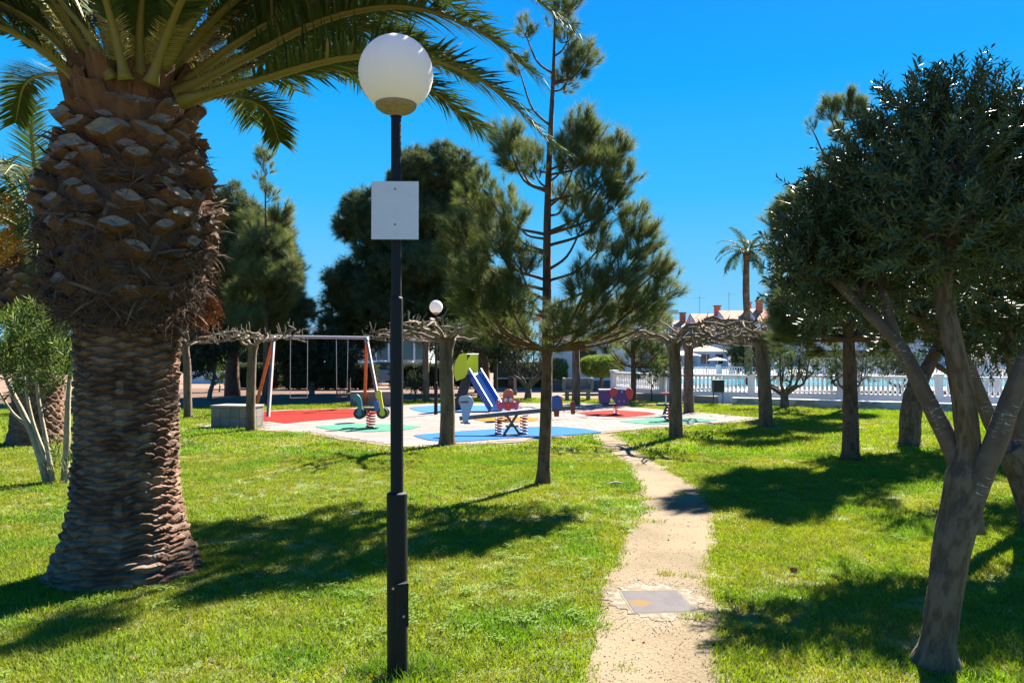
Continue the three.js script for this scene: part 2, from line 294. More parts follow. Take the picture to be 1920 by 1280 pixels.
// ---------- grass ----------
const grassMat = leafMat(1, 1, 1, 0.45, 1, true);
{
  const make = (s, n, rad, h0, h1, w) => { seed(s); const L = new Leaves(); for (let i = 0; i < n; i++) { const a = rr(0, 6.283), q = Math.sqrt(R()) * rad, h = rr(h0, h1), lean = rr(0.1, 0.95), la = rr(0, 6.283); const v = rr(0.75, 1.2), straw = R() < 0.06; const col = straw ? [0.22, 0.165, 0.06] : [0.178 * v, 0.25 * v, 0.003]; const d = V(Math.cos(la) * lean, 1, Math.sin(la) * lean); L.blade(V(Math.cos(a) * q, -0.01, Math.sin(a) * q), d, V(-Math.sin(la), 0, Math.cos(la)).multiplyScalar(R() < 0.5 ? 1 : -1).add(V(rr(-0.4, 0.4), 0, rr(-0.4, 0.4))), h, w, col, rr(0.1, 0.55)); } return L.build(); };
  const near = [make(101, 50, 0.085, 0.02, 0.048, 0.0055), make(102, 50, 0.085, 0.018, 0.042, 0.006), make(103, 44, 0.085, 0.022, 0.056, 0.005)];
  const far = [make(104, 44, 0.18, 0.03, 0.065, 0.011), make(105, 44, 0.18, 0.028, 0.06, 0.012)];
  const inside = (x, z, m) => inPoly(lawnPoly, x, z) && !inPoly(plazaPoly, x, z) && !(inPoly(pathPoly, x, z) && fbm(x * 5, z * 5, 77, 3) + 0.18 * smooth(0.08, 0.0, edgeDist(x, z)) < 0.80);
  const groups = { near: near.map(() => [[], []]), far: far.map(() => [[], []]) };
  seed(110);
  const add = (set, x, z, s) => {
    const n1 = fbm(x * 0.9, z * 0.9, 201, 4), n2 = fbm(x * 4.5 + 7, z * 4.5, 205, 3), k = Math.floor(R() * set.length);
    const dry = smooth(0.40, 0.68, n1 * 0.5 + n2 * 0.5), lush = smooth(0.52, 0.75, fbm(x * 1.7, z * 1.7, 209, 3));
    let c = mix3([1.0, 1.0, 1.0], [1.28, 0.95, 1.3], dry); c = mix3(c, [0.52, 0.88, 0.9], lush * 0.75); const b = rr(0.7, 1.28); if (dry > 0.8 && R() < 0.4) return;
    set[k][0].push(mtx(V(x, 0, z), V(rr(-0.08, 0.08), 1, rr(-0.08, 0.08)), s * lerp(1.0, 0.72, dry) * lerp(1, 1.25, lush) * rr(0.8, 1.2))); set[k][1].push(C(c[0] * b, c[1] * b, c[2] * b));
  };
  const field = (set, d0, d1, step, s, wide) => {
    for (let d = d0; d < d1; d += step) { const w = d * 0.72 + wide; for (let x = -w; x < w; x += step) { const px = x + rr(0, step), pz = -d - rr(0, step); if (inside(px, pz, 0)) add(set, px, pz, s); } }
  };
  field(groups.near, 2.6, 7.5, 0.066, 1, 1.2);
  field(groups.near, 7.5, 13, 0.095, 1.25, 1.2);
  field(groups.far, 13, 32, 0.20, 1.25, 1.5);
  const lawnGrass = new THREE.Group(); lawnGrass.name = 'lawn_grass'; lawnGrass.userData = { kind: 'stuff', label: 'short yellow green lawn grass with dry patches', category: 'grass' }; scene.add(lawnGrass);
  near.forEach((g, i) => copies('grass_blades', g, grassMat, groups.near[i][0], groups.near[i][1], lawnGrass));
  far.forEach((g, i) => copies('grass_blades', g, grassMat, groups.far[i][0], groups.far[i][1], lawnGrass));
  // taller tufts round the foot of the lamp post
  const tall = make(106, 30, 0.07, 0.06, 0.13, 0.005), tm = [], tc = [], lp = G(745, 1270);
  for (let i = 0; i < 26; i++) { const a = rr(0, 6.283), q = rr(0.07, 0.26); tm.push(mtx(V(lp.x + Math.cos(a) * q, 0, lp.z + Math.sin(a) * q), UPV, rr(0.7, 1.15))); const b = rr(0.6, 0.9); tc.push(C(b * 0.7, b, b)); }
  copies(numbered('grass_tufts'), tall, grassMat, tm, tc, scene).userData = { kind: 'stuff', label: 'taller grass tufts round the lamp post foot', category: 'grass' };
  // clover-like ground cover in patches
  seed(120); const L = new Leaves();
  for (let i = 0; i < 16; i++) { const a = rr(0, 6.283), q = Math.sqrt(R()) * 0.09, h = rr(0.03, 0.055), o = V(Math.cos(a) * q, h, Math.sin(a) * q); for (let k = 0; k < 3; k++) { const b = k * 2.094 + rr(-0.3, 0.3); L.leaf(o, V(Math.cos(b), rr(-0.2, 0.25), Math.sin(b)), UPV, rr(0.016, 0.024), 0.017, [0.16, 0.27, 0.012], 0.1, 0.62); } }
  const cg = L.build(), cm = [], cc = [];
  for (let i = 0; i < 26000; i++) { const d = rr(3.2, 11), x = rr(-0.75, 0.75) * d, z = -d; if (!inside(x, z, 0)) continue; const q = fbm(x * 0.55 + 3, z * 0.55, 231, 4) + 0.10 * smooth(1.5, 4, x) + 0.04; if (q < 0.57 || R() < 0.95) continue; cm.push(mtx(V(x, rr(-0.01, 0.005), z), V(rr(-0.1, 0.1), 1, rr(-0.1, 0.1)), rr(0.55, 0.9))); const b = rr(0.75, 1.15); cc.push(C(b, b, b)); }
  copies(numbered('clover_patch'), cg, grassMat, cm, cc, scene).userData = { kind: 'stuff', label: 'small round leaved clover mixed into the lawn', category: 'ground cover' };
}
// loose pebbles and grit on the path, dry leaf litter on the lawn
{
  seed(130); const pg = new THREE.IcosahedronGeometry(1, 0); { const p = pg.attributes.position; for (let i = 0; i < p.count; i++) { const k = 0.75 + 0.5 * hash(Math.round(p.getX(i) * 9), Math.round(p.getY(i) * 9), Math.round(p.getZ(i) * 9)); p.setXYZ(i, p.getX(i) * k, p.getY(i) * k * 0.6, p.getZ(i) * k); } pg.computeVertexNormals(); }
  const m = [], c = []; for (let i = 0; i < 9000 && m.length < 1500; i++) { const d = 2.8 + 8 * R() * R(), x = rr(0.05, 0.32) * d, z = -d; if (!inPoly(pathPoly, x, z)) continue; const s = R() < 0.012 ? rr(0.005, 0.009) : rr(0.0015, 0.004); m.push(mtx(V(x, 0.002 + s * 0.4, z), rdir(), s)); const b = rr(0.07, 0.2); c.push(C(b, b * 0.85, b * 0.66)); }
  copies(numbered('path_gravel'), pg, std({ roughness: 0.95 }), m, c, scene).userData = { kind: 'stuff', label: 'loose grit and pebbles lying on the sandy path', category: 'gravel' };
  const L = new Leaves(); L.leaf(V(-0.02, 0, 0), V(1, 0.2, 0), UPV, 0.045, 0.016, null, 0.15); L.leaf(V(0.01, 0.004, 0.01), V(-0.4, 0.3, 1), UPV, 0.03, 0.012, null, 0.1);
  const lm = [], lc = []; for (let i = 0; i < 1400; i++) { const d = 3 + 11 * Math.sqrt(R()), x = rr(-0.75, 0.75) * d, z = -d; if (inPoly(plazaPoly, x, z) || fbm(x * 0.7, z * 0.7, 240, 3) < 0.47) continue; lm.push(mtx(V(x, rr(0.018, 0.04), z), V(rr(-0.6, 0.6), 1, rr(-0.6, 0.6)), rr(0.5, 1.1))); const b = rr(0.6, 1.3); lc.push(C(0.24 * b, 0.15 * b, 0.07 * b)); }
  copies(numbered('leaf_litter'), L.build(), std({ roughness: 0.95, side: THREE.DoubleSide }), lm, lc, scene).userData = { kind: 'stuff', label: 'scattered small dry leaves lying in the lawn', category: 'leaves' };
}

// ================= palms =================
const palmBark = (() => {
  const map = texture(512, [1.2, 0.9], (u, v) => { const a = fbm(u * 5, v * 5, 301, 5, 5), b = vn(u * 60, v * 30, 302, 30), c = fbm(u * 3, v * 40, 303, 3, 1); let q = mix3([0.085, 0.036, 0.018], [0.17, 0.088, 0.05], smooth(0.3, 0.7, a)); q = mix3(q, [0.24, 0.165, 0.115], smooth(0.55, 0.85, vn(u * 16, v * 16, 305, 16)) * 0.55); return mix3(q, [0.10, 0.06, 0.04], smooth(0.65, 0.95, b) * 0.5); }, true);
  return std({ map, bumpMap: texture(512, [1.2, 0.9], (u, v) => 0.5 * vn(u * 90, v * 45, 306, 45) + 0.5 * fbm(u * 12, v * 12, 307, 4, 12)), bumpScale: 0.012, roughness: 0.95 });
})();
const stubMat = std({ vertexColors: true, roughness: 0.9, bumpMap: texture(128, 0.12, (u, v) => 0.6 * vn(u * 40, v * 8, 311, 8) + 0.4 * vn(u * 30, v * 30, 312, 30)), bumpScale: 0.006 });
const frondLeaf = leafMat(1, 1, 1, 0.3, 0.9, true), rachisMat = std({ color: C(0.17, 0.135, 0.016), roughness: 0.55 }), fibreMat = std({ vertexColors: true, side: THREE.DoubleSide, roughness: 1 });
const orangeMat = std({ vertexColors: true, side: THREE.DoubleSide, roughness: 0.8 });

// trunk with rows of overlapping leaf scars; prof: [height, radius] pairs
function palmTrunk(prof, rowH, scarW, amp, seg, s) {
  const pr = (h) => { let k = 0; while (k < prof.length - 2 && h > prof[k + 1][0]) k++; const [a, b] = [prof[k], prof[k + 1]]; const t = clamp((h - a[0]) / (b[0] - a[0]), 0, 1); return lerp(a[1], b[1], t * t * (3 - 2 * t) * 0.4 + t * 0.6); };
  const h0 = prof[0][0], h1 = prof[prof.length - 1][0], nv = Math.round((h1 - h0) / rowH * 10), pos = [], uv = [], idx = [];
  const disp = (a, h) => {
    const n = Math.round(2 * Math.PI * 0.42 / scarW), wu = 0.35 * (vn(Math.cos(a) * 7 + 9, Math.sin(a) * 7 + h * 6, s) - 0.5), wv = 0.5 * (vn(Math.cos(a) * 5, Math.sin(a) * 5 + h * 5, s + 1) - 0.5);
    const u = a / (2 * Math.PI) * n + wu, v = (h - h0) / (rowH * 2) + wv, p = u + v, q = v - u, ip = Math.floor(p), iq = Math.floor(q), fp = p - ip, fq = q - iq, j = hash(ip, iq, s + 7);
    const edge = Math.min(fp, 1 - fp, fq, 1 - fq), local = (fp + fq) / 2;                      // rhombic scar, local 0 at its lower corner
    const body = smooth(0.02, 0.17 + 0.08 * j, edge), tilt = lerp(0.35, 1.0, local) * (0.6 + 0.6 * j);
    return amp * (body * tilt - 0.4) + 0.012 * (fbm(a * 8, h * 60, s + 11, 4) - 0.5) + 0.02 * (fbm(Math.cos(a) * 2, Math.sin(a) * 2 + h * 2, s + 13, 3) - 0.5);
  };
  for (let j = 0; j <= nv; j++) for (let i = 0; i <= seg; i++) { const h = lerp(h0, h1, j / nv), a = i === seg ? 0 : i / seg * 2 * Math.PI, r = pr(h) + disp(a, h); pos.push(Math.cos(a) * r, h, Math.sin(a) * r); uv.push(i / seg * 2 * Math.PI * 0.42, h); }
  for (let j = 0; j < nv; j++) for (let i = 0; i < seg; i++) { const a = j * (seg + 1) + i, b = a + seg + 1; idx.push(a, b, a + 1, b, b + 1, a + 1); }
  const g = new THREE.BufferGeometry(); g.setAttribute('position', new THREE.Float32BufferAttribute(pos, 3)); g.setAttribute('uv', new THREE.Float32BufferAttribute(uv, 2)); g.setIndex(idx); g.computeVertexNormals(); return g;
}
// cut leaf base: a stub of rhombic section that ends in a pale sawn face; +z is outward, +y up
function stubGeometry(s, w, t, len, worn) {
  seed(s); const L = new Leaves(), rings = [[0, 1.15, 1.25], [0.45, 1.0, 1.0], [0.85, 0.88, 0.84], [1, 0.78, 0.68]], K = 12, pts = [];
  const jit = Array.from({ length: K }, () => rr(0.88, 1.12));
  for (const [q, sw, st] of rings) { const ring = []; for (let k = 0; k < K; k++) { const a = k / K * 2 * Math.PI, cx = Math.sign(Math.cos(a)) * Math.pow(Math.abs(Math.cos(a)), 1.75), cy = Math.sign(Math.sin(a)) * Math.pow(Math.abs(Math.sin(a)), 1.5); ring.push(V(cx * w / 2 * sw * jit[k], cy * t / 2 * st * jit[(k + 3) % K] - (cy < 0 ? 0 : 0) + q * len * 0.55, q * len + rr(-0.008, 0.008) + (q === 1 ? cy * -0.02 + (worn < 1 ? rr(-0.05, 0.05) : rr(-0.012, 0.012)) : 0))); } pts.push(ring); }
  const br = () => { const v = rr(0.7, 1.25) * worn; return [0.145 * v, 0.066 * v, 0.029 * v]; };
  for (let r = 0; r < rings.length - 1; r++) for (let k = 0; k < K; k++) { const a = pts[r][k], b = pts[r][(k + 1) % K], c = pts[r + 1][k], d = pts[r + 1][(k + 1) % K], q = br(); L.tri(a, b, c, q); L.tri(c, b, d, q); }
  const last = pts[rings.length - 1], mid = last.reduce((m, p) => m.add(p), V()).multiplyScalar(1 / K); mid.z -= 0.014;
  for (let k = 0; k < K; k++) { const v = rr(0.85, 1.1), fc = worn < 1 ? [0.10, 0.06, 0.036] : [0.225, 0.185, 0.155]; L.tri(mid, last[k], last[(k + 1) % K], [fc[0] * v, fc[1] * v, fc[2] * v]); }
  const g = L.build(), p = g.attributes.position, uv = g.attributes.uv; for (let i = 0; i < p.count; i++) uv.setXY(i, p.getX(i), p.getZ(i) + p.getY(i)); return g;
}
// feather leaf along a curve of points (tree space): stalk and leaflets
function frond(parent, ctrl, o = {}) {
  const { n = 74, leaf = 0.42, wid = 0.026, r0 = 0.036, spine = 0.2, droop = 0.35, tone = 1, sag = 0.35 } = o;
  const curve = new THREE.CatmullRomCurve3(ctrl, false, 'centripetal'), len = curve.getLength();
  const pts = curve.getPoints(26); const g = tube(pts, (t) => r0 * Math.pow(1 - t, 0.8) + 0.003 + (t < 0.06 ? (0.06 - t) * 0.4 : 0), 6);
  const L = new Leaves(), ref = V(0, 1, 0);
  for (let i = 0; i < n; i++) {
    const t = 0.06 + 0.94 * Math.pow((i + rr(0, 0.5)) / n, 0.93), p = curve.getPointAt(Math.min(1, t)), z = curve.getTangentAt(Math.min(1, t)), x = V().crossVectors(z, ref).normalize(), y = V().crossVectors(x, z).normalize();
    const isSpine = t < spine, prof = isSpine ? 0.26 : smooth(spine - 0.08, spine + 0.2, t) * (1 - 0.38 * Math.pow(Math.max(0, (t - 0.5) / 0.5), 2));
    for (const s of [-1, 1]) {
      const fwd = lerp(isSpine ? 0.35 : 0.55, 1.25, smooth(0.35, 1, t)) * rr(0.8, 1.2), lift = isSpine ? rr(-0.2, 0.6) : rr(0.05, 0.5) + 0.15;
      const dir = x.clone().multiplyScalar(s).addScaledVector(z, fwd).addScaledVector(y, lift - droop * rr(0.2, 1)).normalize(), l = leaf * prof * rr(0.85, 1.1);
      if (l < 0.03) continue; const v = tone * rr(0.75, 1.25), dry = R() < 0.03;
      const col = isSpine ? [0.30, 0.25, 0.06] : dry ? [0.26, 0.19, 0.07] : [0.046 * v, 0.076 * v, 0.013 * v];
      L.blade(p.clone().addScaledVector(x, s * r0 * 0.6 * (1 - t)), dir, V().crossVectors(dir, x.clone().multiplyScalar(s)).lengthSq() < 1e-4 ? y : y.clone().addScaledVector(z, -0.4 * s * 0), l, isSpine ? 0.007 : wid * (1 - 0.35 * t), col, sag * rr(0.4, 1.2) * (isSpine ? 0.1 : 1));
    }
  }
  const f = part('frond', L.build(), frondLeaf, parent); part('leaf_stalk', g, rachisMat, f); return f;
}
function fruitSpray(L, o, dir, len, n, col, spread = 0.35, bead = 0.014) { // drooping bunch of strings with beads
  for (let i = 0; i < n; i++) {
    const d = dir.clone().add(rdir().multiplyScalar(spread)).normalize(), l = len * rr(0.5, 1); let p = o.clone();
    for (let k = 0; k < 7; k++) { const q = p.clone().addScaledVector(d, l / 7); q.y -= 0.012 * k * l; const side = rdir().multiplyScalar(0.006); const c = col.map((x) => x * rr(0.7, 1.25)); L.tri(p.clone().sub(side), p.clone().add(side), q, c); if (k > 1) for (let b = 0; b < 2; b++) L.leaf(q.clone().add(rdir().multiplyScalar(bead)), rdir(), rdir(), bead * 1.6, bead * 1.2, c); p = q; }
  }
}
function palm(base, label, o) {
  const t = thing('palm_tree', label, 'palm tree', base, 'palm trees'); seed(o.seed);
  part('trunk', palmTrunk(o.prof, o.rowH, o.scarW, o.amp, o.seg, o.seed), palmBark, t);
  // core of the swollen head
  const hp = o.head; // [height, radius] pairs
  const hr = (h) => { let k = 0; while (k < hp.length - 2 && h > hp[k + 1][0]) k++; const [a, b] = [hp[k], hp[k + 1]]; return lerp(a[1], b[1], clamp((h - a[0]) / (b[0] - a[0]), 0, 1)); };
  const ha = hp[0][0], hb = hp[hp.length - 1][0];
  part('head_core', lathe(Array.from({ length: 15 }, (_, i) => { const h = lerp(ha, hb, i / 14); return [Math.max(0.02, hr(h) - o.stub * 0.55), h]; }).concat([[0.01, hb + 0.05]]), 28), std({ color: C(0.11, 0.062, 0.036), roughness: 1 }), t);
  const variants = [0, 1, 2, 3, 4].map((k) => [stubGeometry(o.seed * 10 + k, o.stub * 1.3, o.stub * 0.72, o.stub * 0.62, 1), stubGeometry(o.seed * 10 + k + 5, o.stub * 1.25, o.stub * 0.5, o.stub * 0.5, 0.6)]);
  seed(o.seed + 3); const N = o.stubs, gold = 2.39996;
  for (let i = 0; i < N; i++) {
    const f = (i + 0.5) / N, h = lerp(ha + 0.05, hb, Math.pow(f, 0.92)), a = i * gold + rr(-0.16, 0.16), r = hr(h) - o.stub * 0.55, v = pick(variants), low = R() < lerp(0.97, 0.10, smooth(0.12, 0.6, f));
    const m = part('leaf_base', v[low && R() < 0.85 ? 1 : 0], stubMat, t); m.position.set(Math.cos(a) * r, h - o.stub * 0.25 + rr(-0.05, 0.05), Math.sin(a) * r);
    const out = V(Math.cos(a), (low ? rr(-0.35, 0.1) : rr(-0.15, 0.15)) + smooth(0.75, 0.95, f) * 1.3 + rr(-0.12, 0.12), Math.sin(a)).normalize();
    const [bx, by, bz] = frame(out); const q = new THREE.Quaternion().setFromRotationMatrix(new THREE.Matrix4().makeBasis(bx, by, bz)); q.multiply(new THREE.Quaternion().setFromAxisAngle(V(0, 0, 1), rr(-0.3, 0.3) + (low ? rr(-0.3, 0.3) : 0)));
    m.quaternion.copy(q); const sc = rr(0.62, 1.15) * (low ? 0.95 : 1); const up = smooth(0.8, 0.95, f); m.scale.set(sc * lerp(1, 0.8, up), sc * rr(0.75, 1.15), sc * rr(0.7, 1.3) * (low ? 0.8 : lerp(1, 1.7, up)));
  }
  // brown fibre matted between the old leaf bases, hanging at the lower edge
  const F = new Leaves();
  for (let i = 0; i < o.fibres; i++) {
    const f = Math.pow(R(), 2.3), h = lerp(ha - 0.05, hb - 0.1, f * 0.8), a = rr(0, 6.283), r = hr(Math.max(ha, h)) - o.stub * rr(0.0, 0.5), tang = rr(-1, 1);
    const dir = V(-Math.sin(a) * tang + Math.cos(a) * rr(0.0, 0.6), rr(-1.1, 0.25), Math.cos(a) * tang + Math.sin(a) * rr(0.0, 0.6)), b = rr(0.5, 1.4), L = rr(0.1, 0.32);
    F.blade(V(Math.cos(a) * r, h, Math.sin(a) * r), dir, V(Math.cos(a), 0.3, Math.sin(a)), L, rr(0.003, 0.009), [0.085 * b, 0.045 * b, 0.026 * b], rr(-0.2, 0.3));
  }
  // torn strips of leaf sheath sticking out between the stubs
  for (let i = 0; i < o.fibres * 0.09; i++) {
    const f = Math.pow(R(), 1.2), h = lerp(ha, hb - 0.2, f * 0.9), a = rr(0, 6.283), r = hr(h) - o.stub * rr(0.1, 0.35), tang = rr(-1.2, 1.2), b = rr(0.6, 1.5);
    F.blade(V(Math.cos(a) * r, h, Math.sin(a) * r), V(-Math.sin(a) * tang + Math.cos(a) * rr(0.3, 1), rr(-1, 0.5), Math.cos(a) * tang + Math.sin(a) * rr(0.3, 1)), V(Math.cos(a), 0.5, Math.sin(a)), rr(0.08, 0.24), rr(0.012, 0.038), [0.13 * b, 0.075 * b, 0.045 * b], rr(-0.2, 0.5));
  }
  part('fibre', F.build(), fibreMat, t).userData.kind = 'stuff';
  return t;
}
// ---- the large palm beside the lamp ----
{
  const d0 = 5.82, base = V((240 - 960) / FOC * d0, 0, -d0);
  const t = palm(base, 'large palm with stout scarred trunk and swollen head of cut leaf bases', {
    seed: 11, prof: [[-0.05, 0.56], [0.12, 0.505], [0.3, 0.435], [0.55, 0.385], [0.9, 0.365], [1.3, 0.36], [1.7, 0.365], [2.15, 0.375]], rowH: 0.036, scarW: 0.33, amp: 0.048, seg: 300,
    head: [[2.02, 0.50], [2.14, 0.59], [2.35, 0.64], [2.6, 0.655], [2.85, 0.645], [3.1, 0.60], [3.35, 0.54], [3.55, 0.49], [3.75, 0.46]], stub: 0.205, stubs: 250, fibres: 3400 });
  const P = (l) => l.map(([x, y, d]) => H(x, y, d).sub(base));
  seed(17);
  const F = [
    [[330, 175, 5.7], [480, 97, 5.6], [620, 32, 5.4], [760, 12, 5.2], [900, 58, 5.0], [1002, 138, 4.9]],
    [[340, 190, 5.6], [480, 150, 5.4], [640, 108, 5.2], [790, 106, 5.0], [925, 165, 4.9], [1042, 278, 4.8]],
    [[340, 180, 6.0], [480, 150, 6.2], [640, 128, 6.4], [785, 155, 6.6], [900, 240, 6.8]],
    [[360, 195, 6.3], [430, 180, 6.8], [498, 205, 7.2], [524, 266, 7.5]],
    [[300, 130, 5.6], [480, -110, 5.2], [720, -160, 4.9], [940, -50, 4.6], [1075, 54, 4.4]],
    [[150, 155, 6.3], [95, 138, 6.9], [45, 160, 7.3], [28, 230, 7.6]],
    [[165, 145, 5.6], [90, 62, 5.4], [0, 5, 5.2], [-150, -40, 5], [-350, 20, 4.8]],
    [[150, 150, 5.5], [70, 87, 5.3], [0, 48, 5.2], [-120, 40, 5], [-260, 120, 4.8]],
    [[210, 150, 5.4], [165, 62, 5.3], [108, -10, 5.2], [40, -130, 4.9], [-80, -250, 4.3]],
    [[235, 150, 5.35], [215, 62, 5.25], [192, -20, 5.1], [150, -160, 4.6], [120, -300, 3.8]],
    [[282, 155, 5.4], [310, 72, 5.3], [345, -10, 5.1], [420, -140, 4.6], [520, -260, 3.9]],
    [[340, 160, 5.8], [440, 82, 5.7], [540, 22, 5.6], [680, -42, 5.4], [860, -30, 5.2]],
    [[345, 180, 6.1], [450, 130, 6.5], [560, 100, 6.9], [670, 110, 7.2], [760, 150, 7.4]],
    [[335, 165, 5.9], [440, 110, 6.1], [570, 60, 6.4], [720, 60, 6.6], [860, 130, 6.8]],
    [[262, 140, 5.5], [262, 50, 5.4], [270, -40, 5.2], [285, -180, 4.7]],
    [[140, 150, 5.9], [60, 60, 6.0], [-60, 0, 6.1], [-200, 20, 6.2]],
  ];
  F.forEach((l, i) => frond(t, P(l), { n: 210, leaf: [3, 5].includes(i) ? 0.34 : 0.47, wid: 0.028, r0: [3, 5].includes(i) ? 0.02 : 0.038, droop: i === 3 || i === 5 ? 0.2 : 0.38, sag: 0.16 }));
  // the rest of the crown: leaves standing up and away behind
  for (let i = 0; i < 40; i++) {
    const a = rr(0, 6.283), e = rr(0.8, 1.4), L = rr(2.6, 3.4), dir = V(Math.cos(a), 0, Math.sin(a)), s = V(Math.cos(a) * 0.22, 3.75, Math.sin(a) * 0.22);
    const c = [s]; let p = s.clone(), el = e; for (let k = 0; k < 5; k++) { p = p.clone().addScaledVector(dir, Math.cos(el) * L / 5).add(V(0, Math.sin(el) * L / 5, 0)); c.push(p); el -= rr(0.15, 0.4); }
    frond(t, c, { n: 120, leaf: 0.46, droop: 0.4, sag: 0.2 });
  }
  // hanging bunches of ripe fruit strings
  for (const [x, y, d, dx, len, n, col] of [[470, 30, 6.0, 0.7, 0.55, 120, [0.42, 0.22, 0.03]], [390, 20, 6.1, 0.5, 0.5, 90, [0.36, 0.2, 0.03]], [250, 60, 5.7, 0, 0.4, 60, [0.16, 0.05, 0.02]], [330, 60, 5.9, 0.2, 0.5, 60, [0.3, 0.15, 0.03]]]) { const L = new Leaves(); fruitSpray(L, H(x, y, d).sub(base), V(dx, 0.1, 0.1), len, n, col, 0.45); part('fruit_bunch', L.build(), orangeMat, t, 'golden strings of palm fruit'); }
  for (const [x, y, s] of [[398, 575, 0.10], [350, 596, 0.08], [385, 604, 0.11], [402, 592, 0.08], [362, 602, 0.08]]) { const L = new Leaves(); fruitSpray(L, H(x, y - 22, 6.0).sub(base), V(0.1, -0.8, 0), s * 1.6, 26, [0.42, 0.12, 0.025], 0.7, 0.012); part('dried_fruit_strand', L.build(), orangeMat, t, 'orange dried fruit strand under the head'); }
}
// ---- second palm behind it ----
{
  const d0 = 14.6, base = V((72 - 960) / FOC * d0, 0, -d0);
  const t = palm(base, 'second stout palm half hidden behind the leafy oleander', {
    seed: 12, prof: [[-0.05, 0.56], [0.3, 0.47], [0.8, 0.43], [1.6, 0.42], [2.5, 0.44]], rowH: 0.08, scarW: 0.2, amp: 0.05, seg: 140,
    head: [[2.35, 0.6], [2.55, 0.76], [2.9, 0.82], [3.3, 0.78], [3.7, 0.66], [4.1, 0.5]], stub: 0.22, stubs: 150, fibres: 1800 });
  seed(19); const P = (l) => l.map(([x, y, d]) => H(x, y, d).sub(base));
  for (const l of [[[72, 430, 14.5], [70, 360, 14.2], [62, 290, 13.8], [58, 228, 13.5], [66, 190, 13.2]], [[70, 430, 14.4], [20, 340, 14], [5, 300, 13.8], [40, 350, 13.4], [62, 470, 13.1]], [[60, 440, 14.4], [10, 400, 14], [-40, 390, 13.6], [-120, 440, 13.2]], [[60, 440, 14.4], [20, 350, 14.1], [-30, 280, 13.8], [-120, 270, 13.5]], [[80, 440, 14.6], [110, 380, 14.8], [150, 330, 15], [220, 330, 15.2]]]) frond(t, P(l), { n: 80, leaf: 0.5, wid: 0.03, r0: 0.045, droop: 0.4, tone: 1.25 });
  for (let i = 0; i < 26; i++) { const a = rr(0, 6.283), e = rr(0.1, 1.3), L = rr(2.4, 3.2), dir = V(Math.cos(a), 0, Math.sin(a)), s = V(Math.cos(a) * 0.25, 4.1, Math.sin(a) * 0.25), c = [s]; let p = s.clone(), el = e; for (let k = 0; k < 5; k++) { p = p.clone().addScaledVector(dir, Math.cos(el) * L / 5).add(V(0, Math.sin(el) * L / 5, 0)); c.push(p); el -= rr(0.2, 0.45); } frond(t, c, { n: 60, leaf: 0.48, wid: 0.03, r0: 0.045 }); }
  for (const [x, y] of [[30, 450], [18, 385], [5, 470], [45, 462]]) { const L = new Leaves(); fruitSpray(L, H(x, y - 20, 13.7).sub(base), V(-0.2, -0.5, 0.3), 0.5, 60, [0.55, 0.28, 0.02], 0.5, 0.025); part('fruit_bunch', L.build(), orangeMat, t, 'orange bunch of palm fruit'); }
}
// ---- slender palm far off beyond the balustrade ----
{
  const d0 = 36, base = V((1402 - 960) / FOC * d0, 0.4, -d0), t = thing('palm_tree', 'tall slender palm standing before the tiled roofs', 'palm tree', base, 'palm trees'); seed(23);
  const top = 6.4, pts = Array.from({ length: 14 }, (_, i) => V(0.05 * Math.sin(i * 0.5), i / 13 * top, 0));
  part('trunk', tube(pts, (q) => 0.19 - 0.045 * q + (q > 0.93 ? 0.08 : 0), 12, (k, a, l) => 0.01 * Math.sin(l * 40)), palmBark, t);
  for (let i = 0; i < 26; i++) { const a = i * 2.4, e = lerp(1.3, -0.35, Math.pow(i / 26, 0.8)), L = rr(1.5, 1.95), dir = V(Math.cos(a), 0, Math.sin(a)), s = V(Math.cos(a) * 0.1, top, Math.sin(a) * 0.1), c = [s]; let p = s.clone(), el = e; for (let k = 0; k < 5; k++) { p = p.clone().addScaledVector(dir, Math.cos(el) * L / 5).add(V(0, Math.sin(el) * L / 5, 0)); c.push(p); el -= rr(0.18, 0.4); } frond(t, c, { n: 40, leaf: 0.30, wid: 0.036, r0: 0.022, droop: 0.4, spine: 0.12, tone: 0.75 }); }
}

// ================= trees =================
const pineBark = barkMat([0.07, 0.034, 0.018], [0.135, 0.072, 0.042], [0.19, 0.12, 0.075], 2, 0.4, 0.02, 401);
const oliveBark = barkMat([0.075, 0.045, 0.028], [0.15, 0.098, 0.066], [0.15, 0.115, 0.02], 1.6, 0.35, 0.02, 402);
const oliveLimb = (() => { // smooth grey-brown limb bark crossed by pale horizontal flecks
  const fleck = (u, v) => smooth(0.70, 0.80, vn(u * 9, v * 72, 412, 9) * 0.75 + 0.25 * vn(u * 40, v * 80, 413, 40)) * smooth(0.40, 0.62, fbm(u * 3, v * 3, 414, 3, 3));
  const map = texture(512, [0.4, 0.4], (u, v) => mix3(mix3([0.075, 0.045, 0.03], [0.135, 0.09, 0.065], fbm(u * 9, v * 9, 411, 4, 9)), [0.34, 0.30, 0.26], fleck(u, v)), true);
  return std({ map, bumpMap: texture(512, [0.4, 0.4], (u, v) => 0.5 * fbm(u * 16, v * 16, 415, 5, 16) + 0.5 * fleck(u, v)), bumpScale: 0.008, roughness: 0.9 });
})();
const planeBark = barkMat([0.07, 0.045, 0.026], [0.13, 0.088, 0.054], [0.19, 0.14, 0.09], 2.5, 0.5, 0.010, 403);
const planeTwig = barkMat([0.10, 0.072, 0.048], [0.18, 0.135, 0.092], [0.22, 0.17, 0.12], 2, 0.5, 0.006, 406);
const greyBark = barkMat([0.07, 0.055, 0.045], [0.13, 0.105, 0.085], [0.17, 0.14, 0.12], 2, 0.4, 0.01, 404);
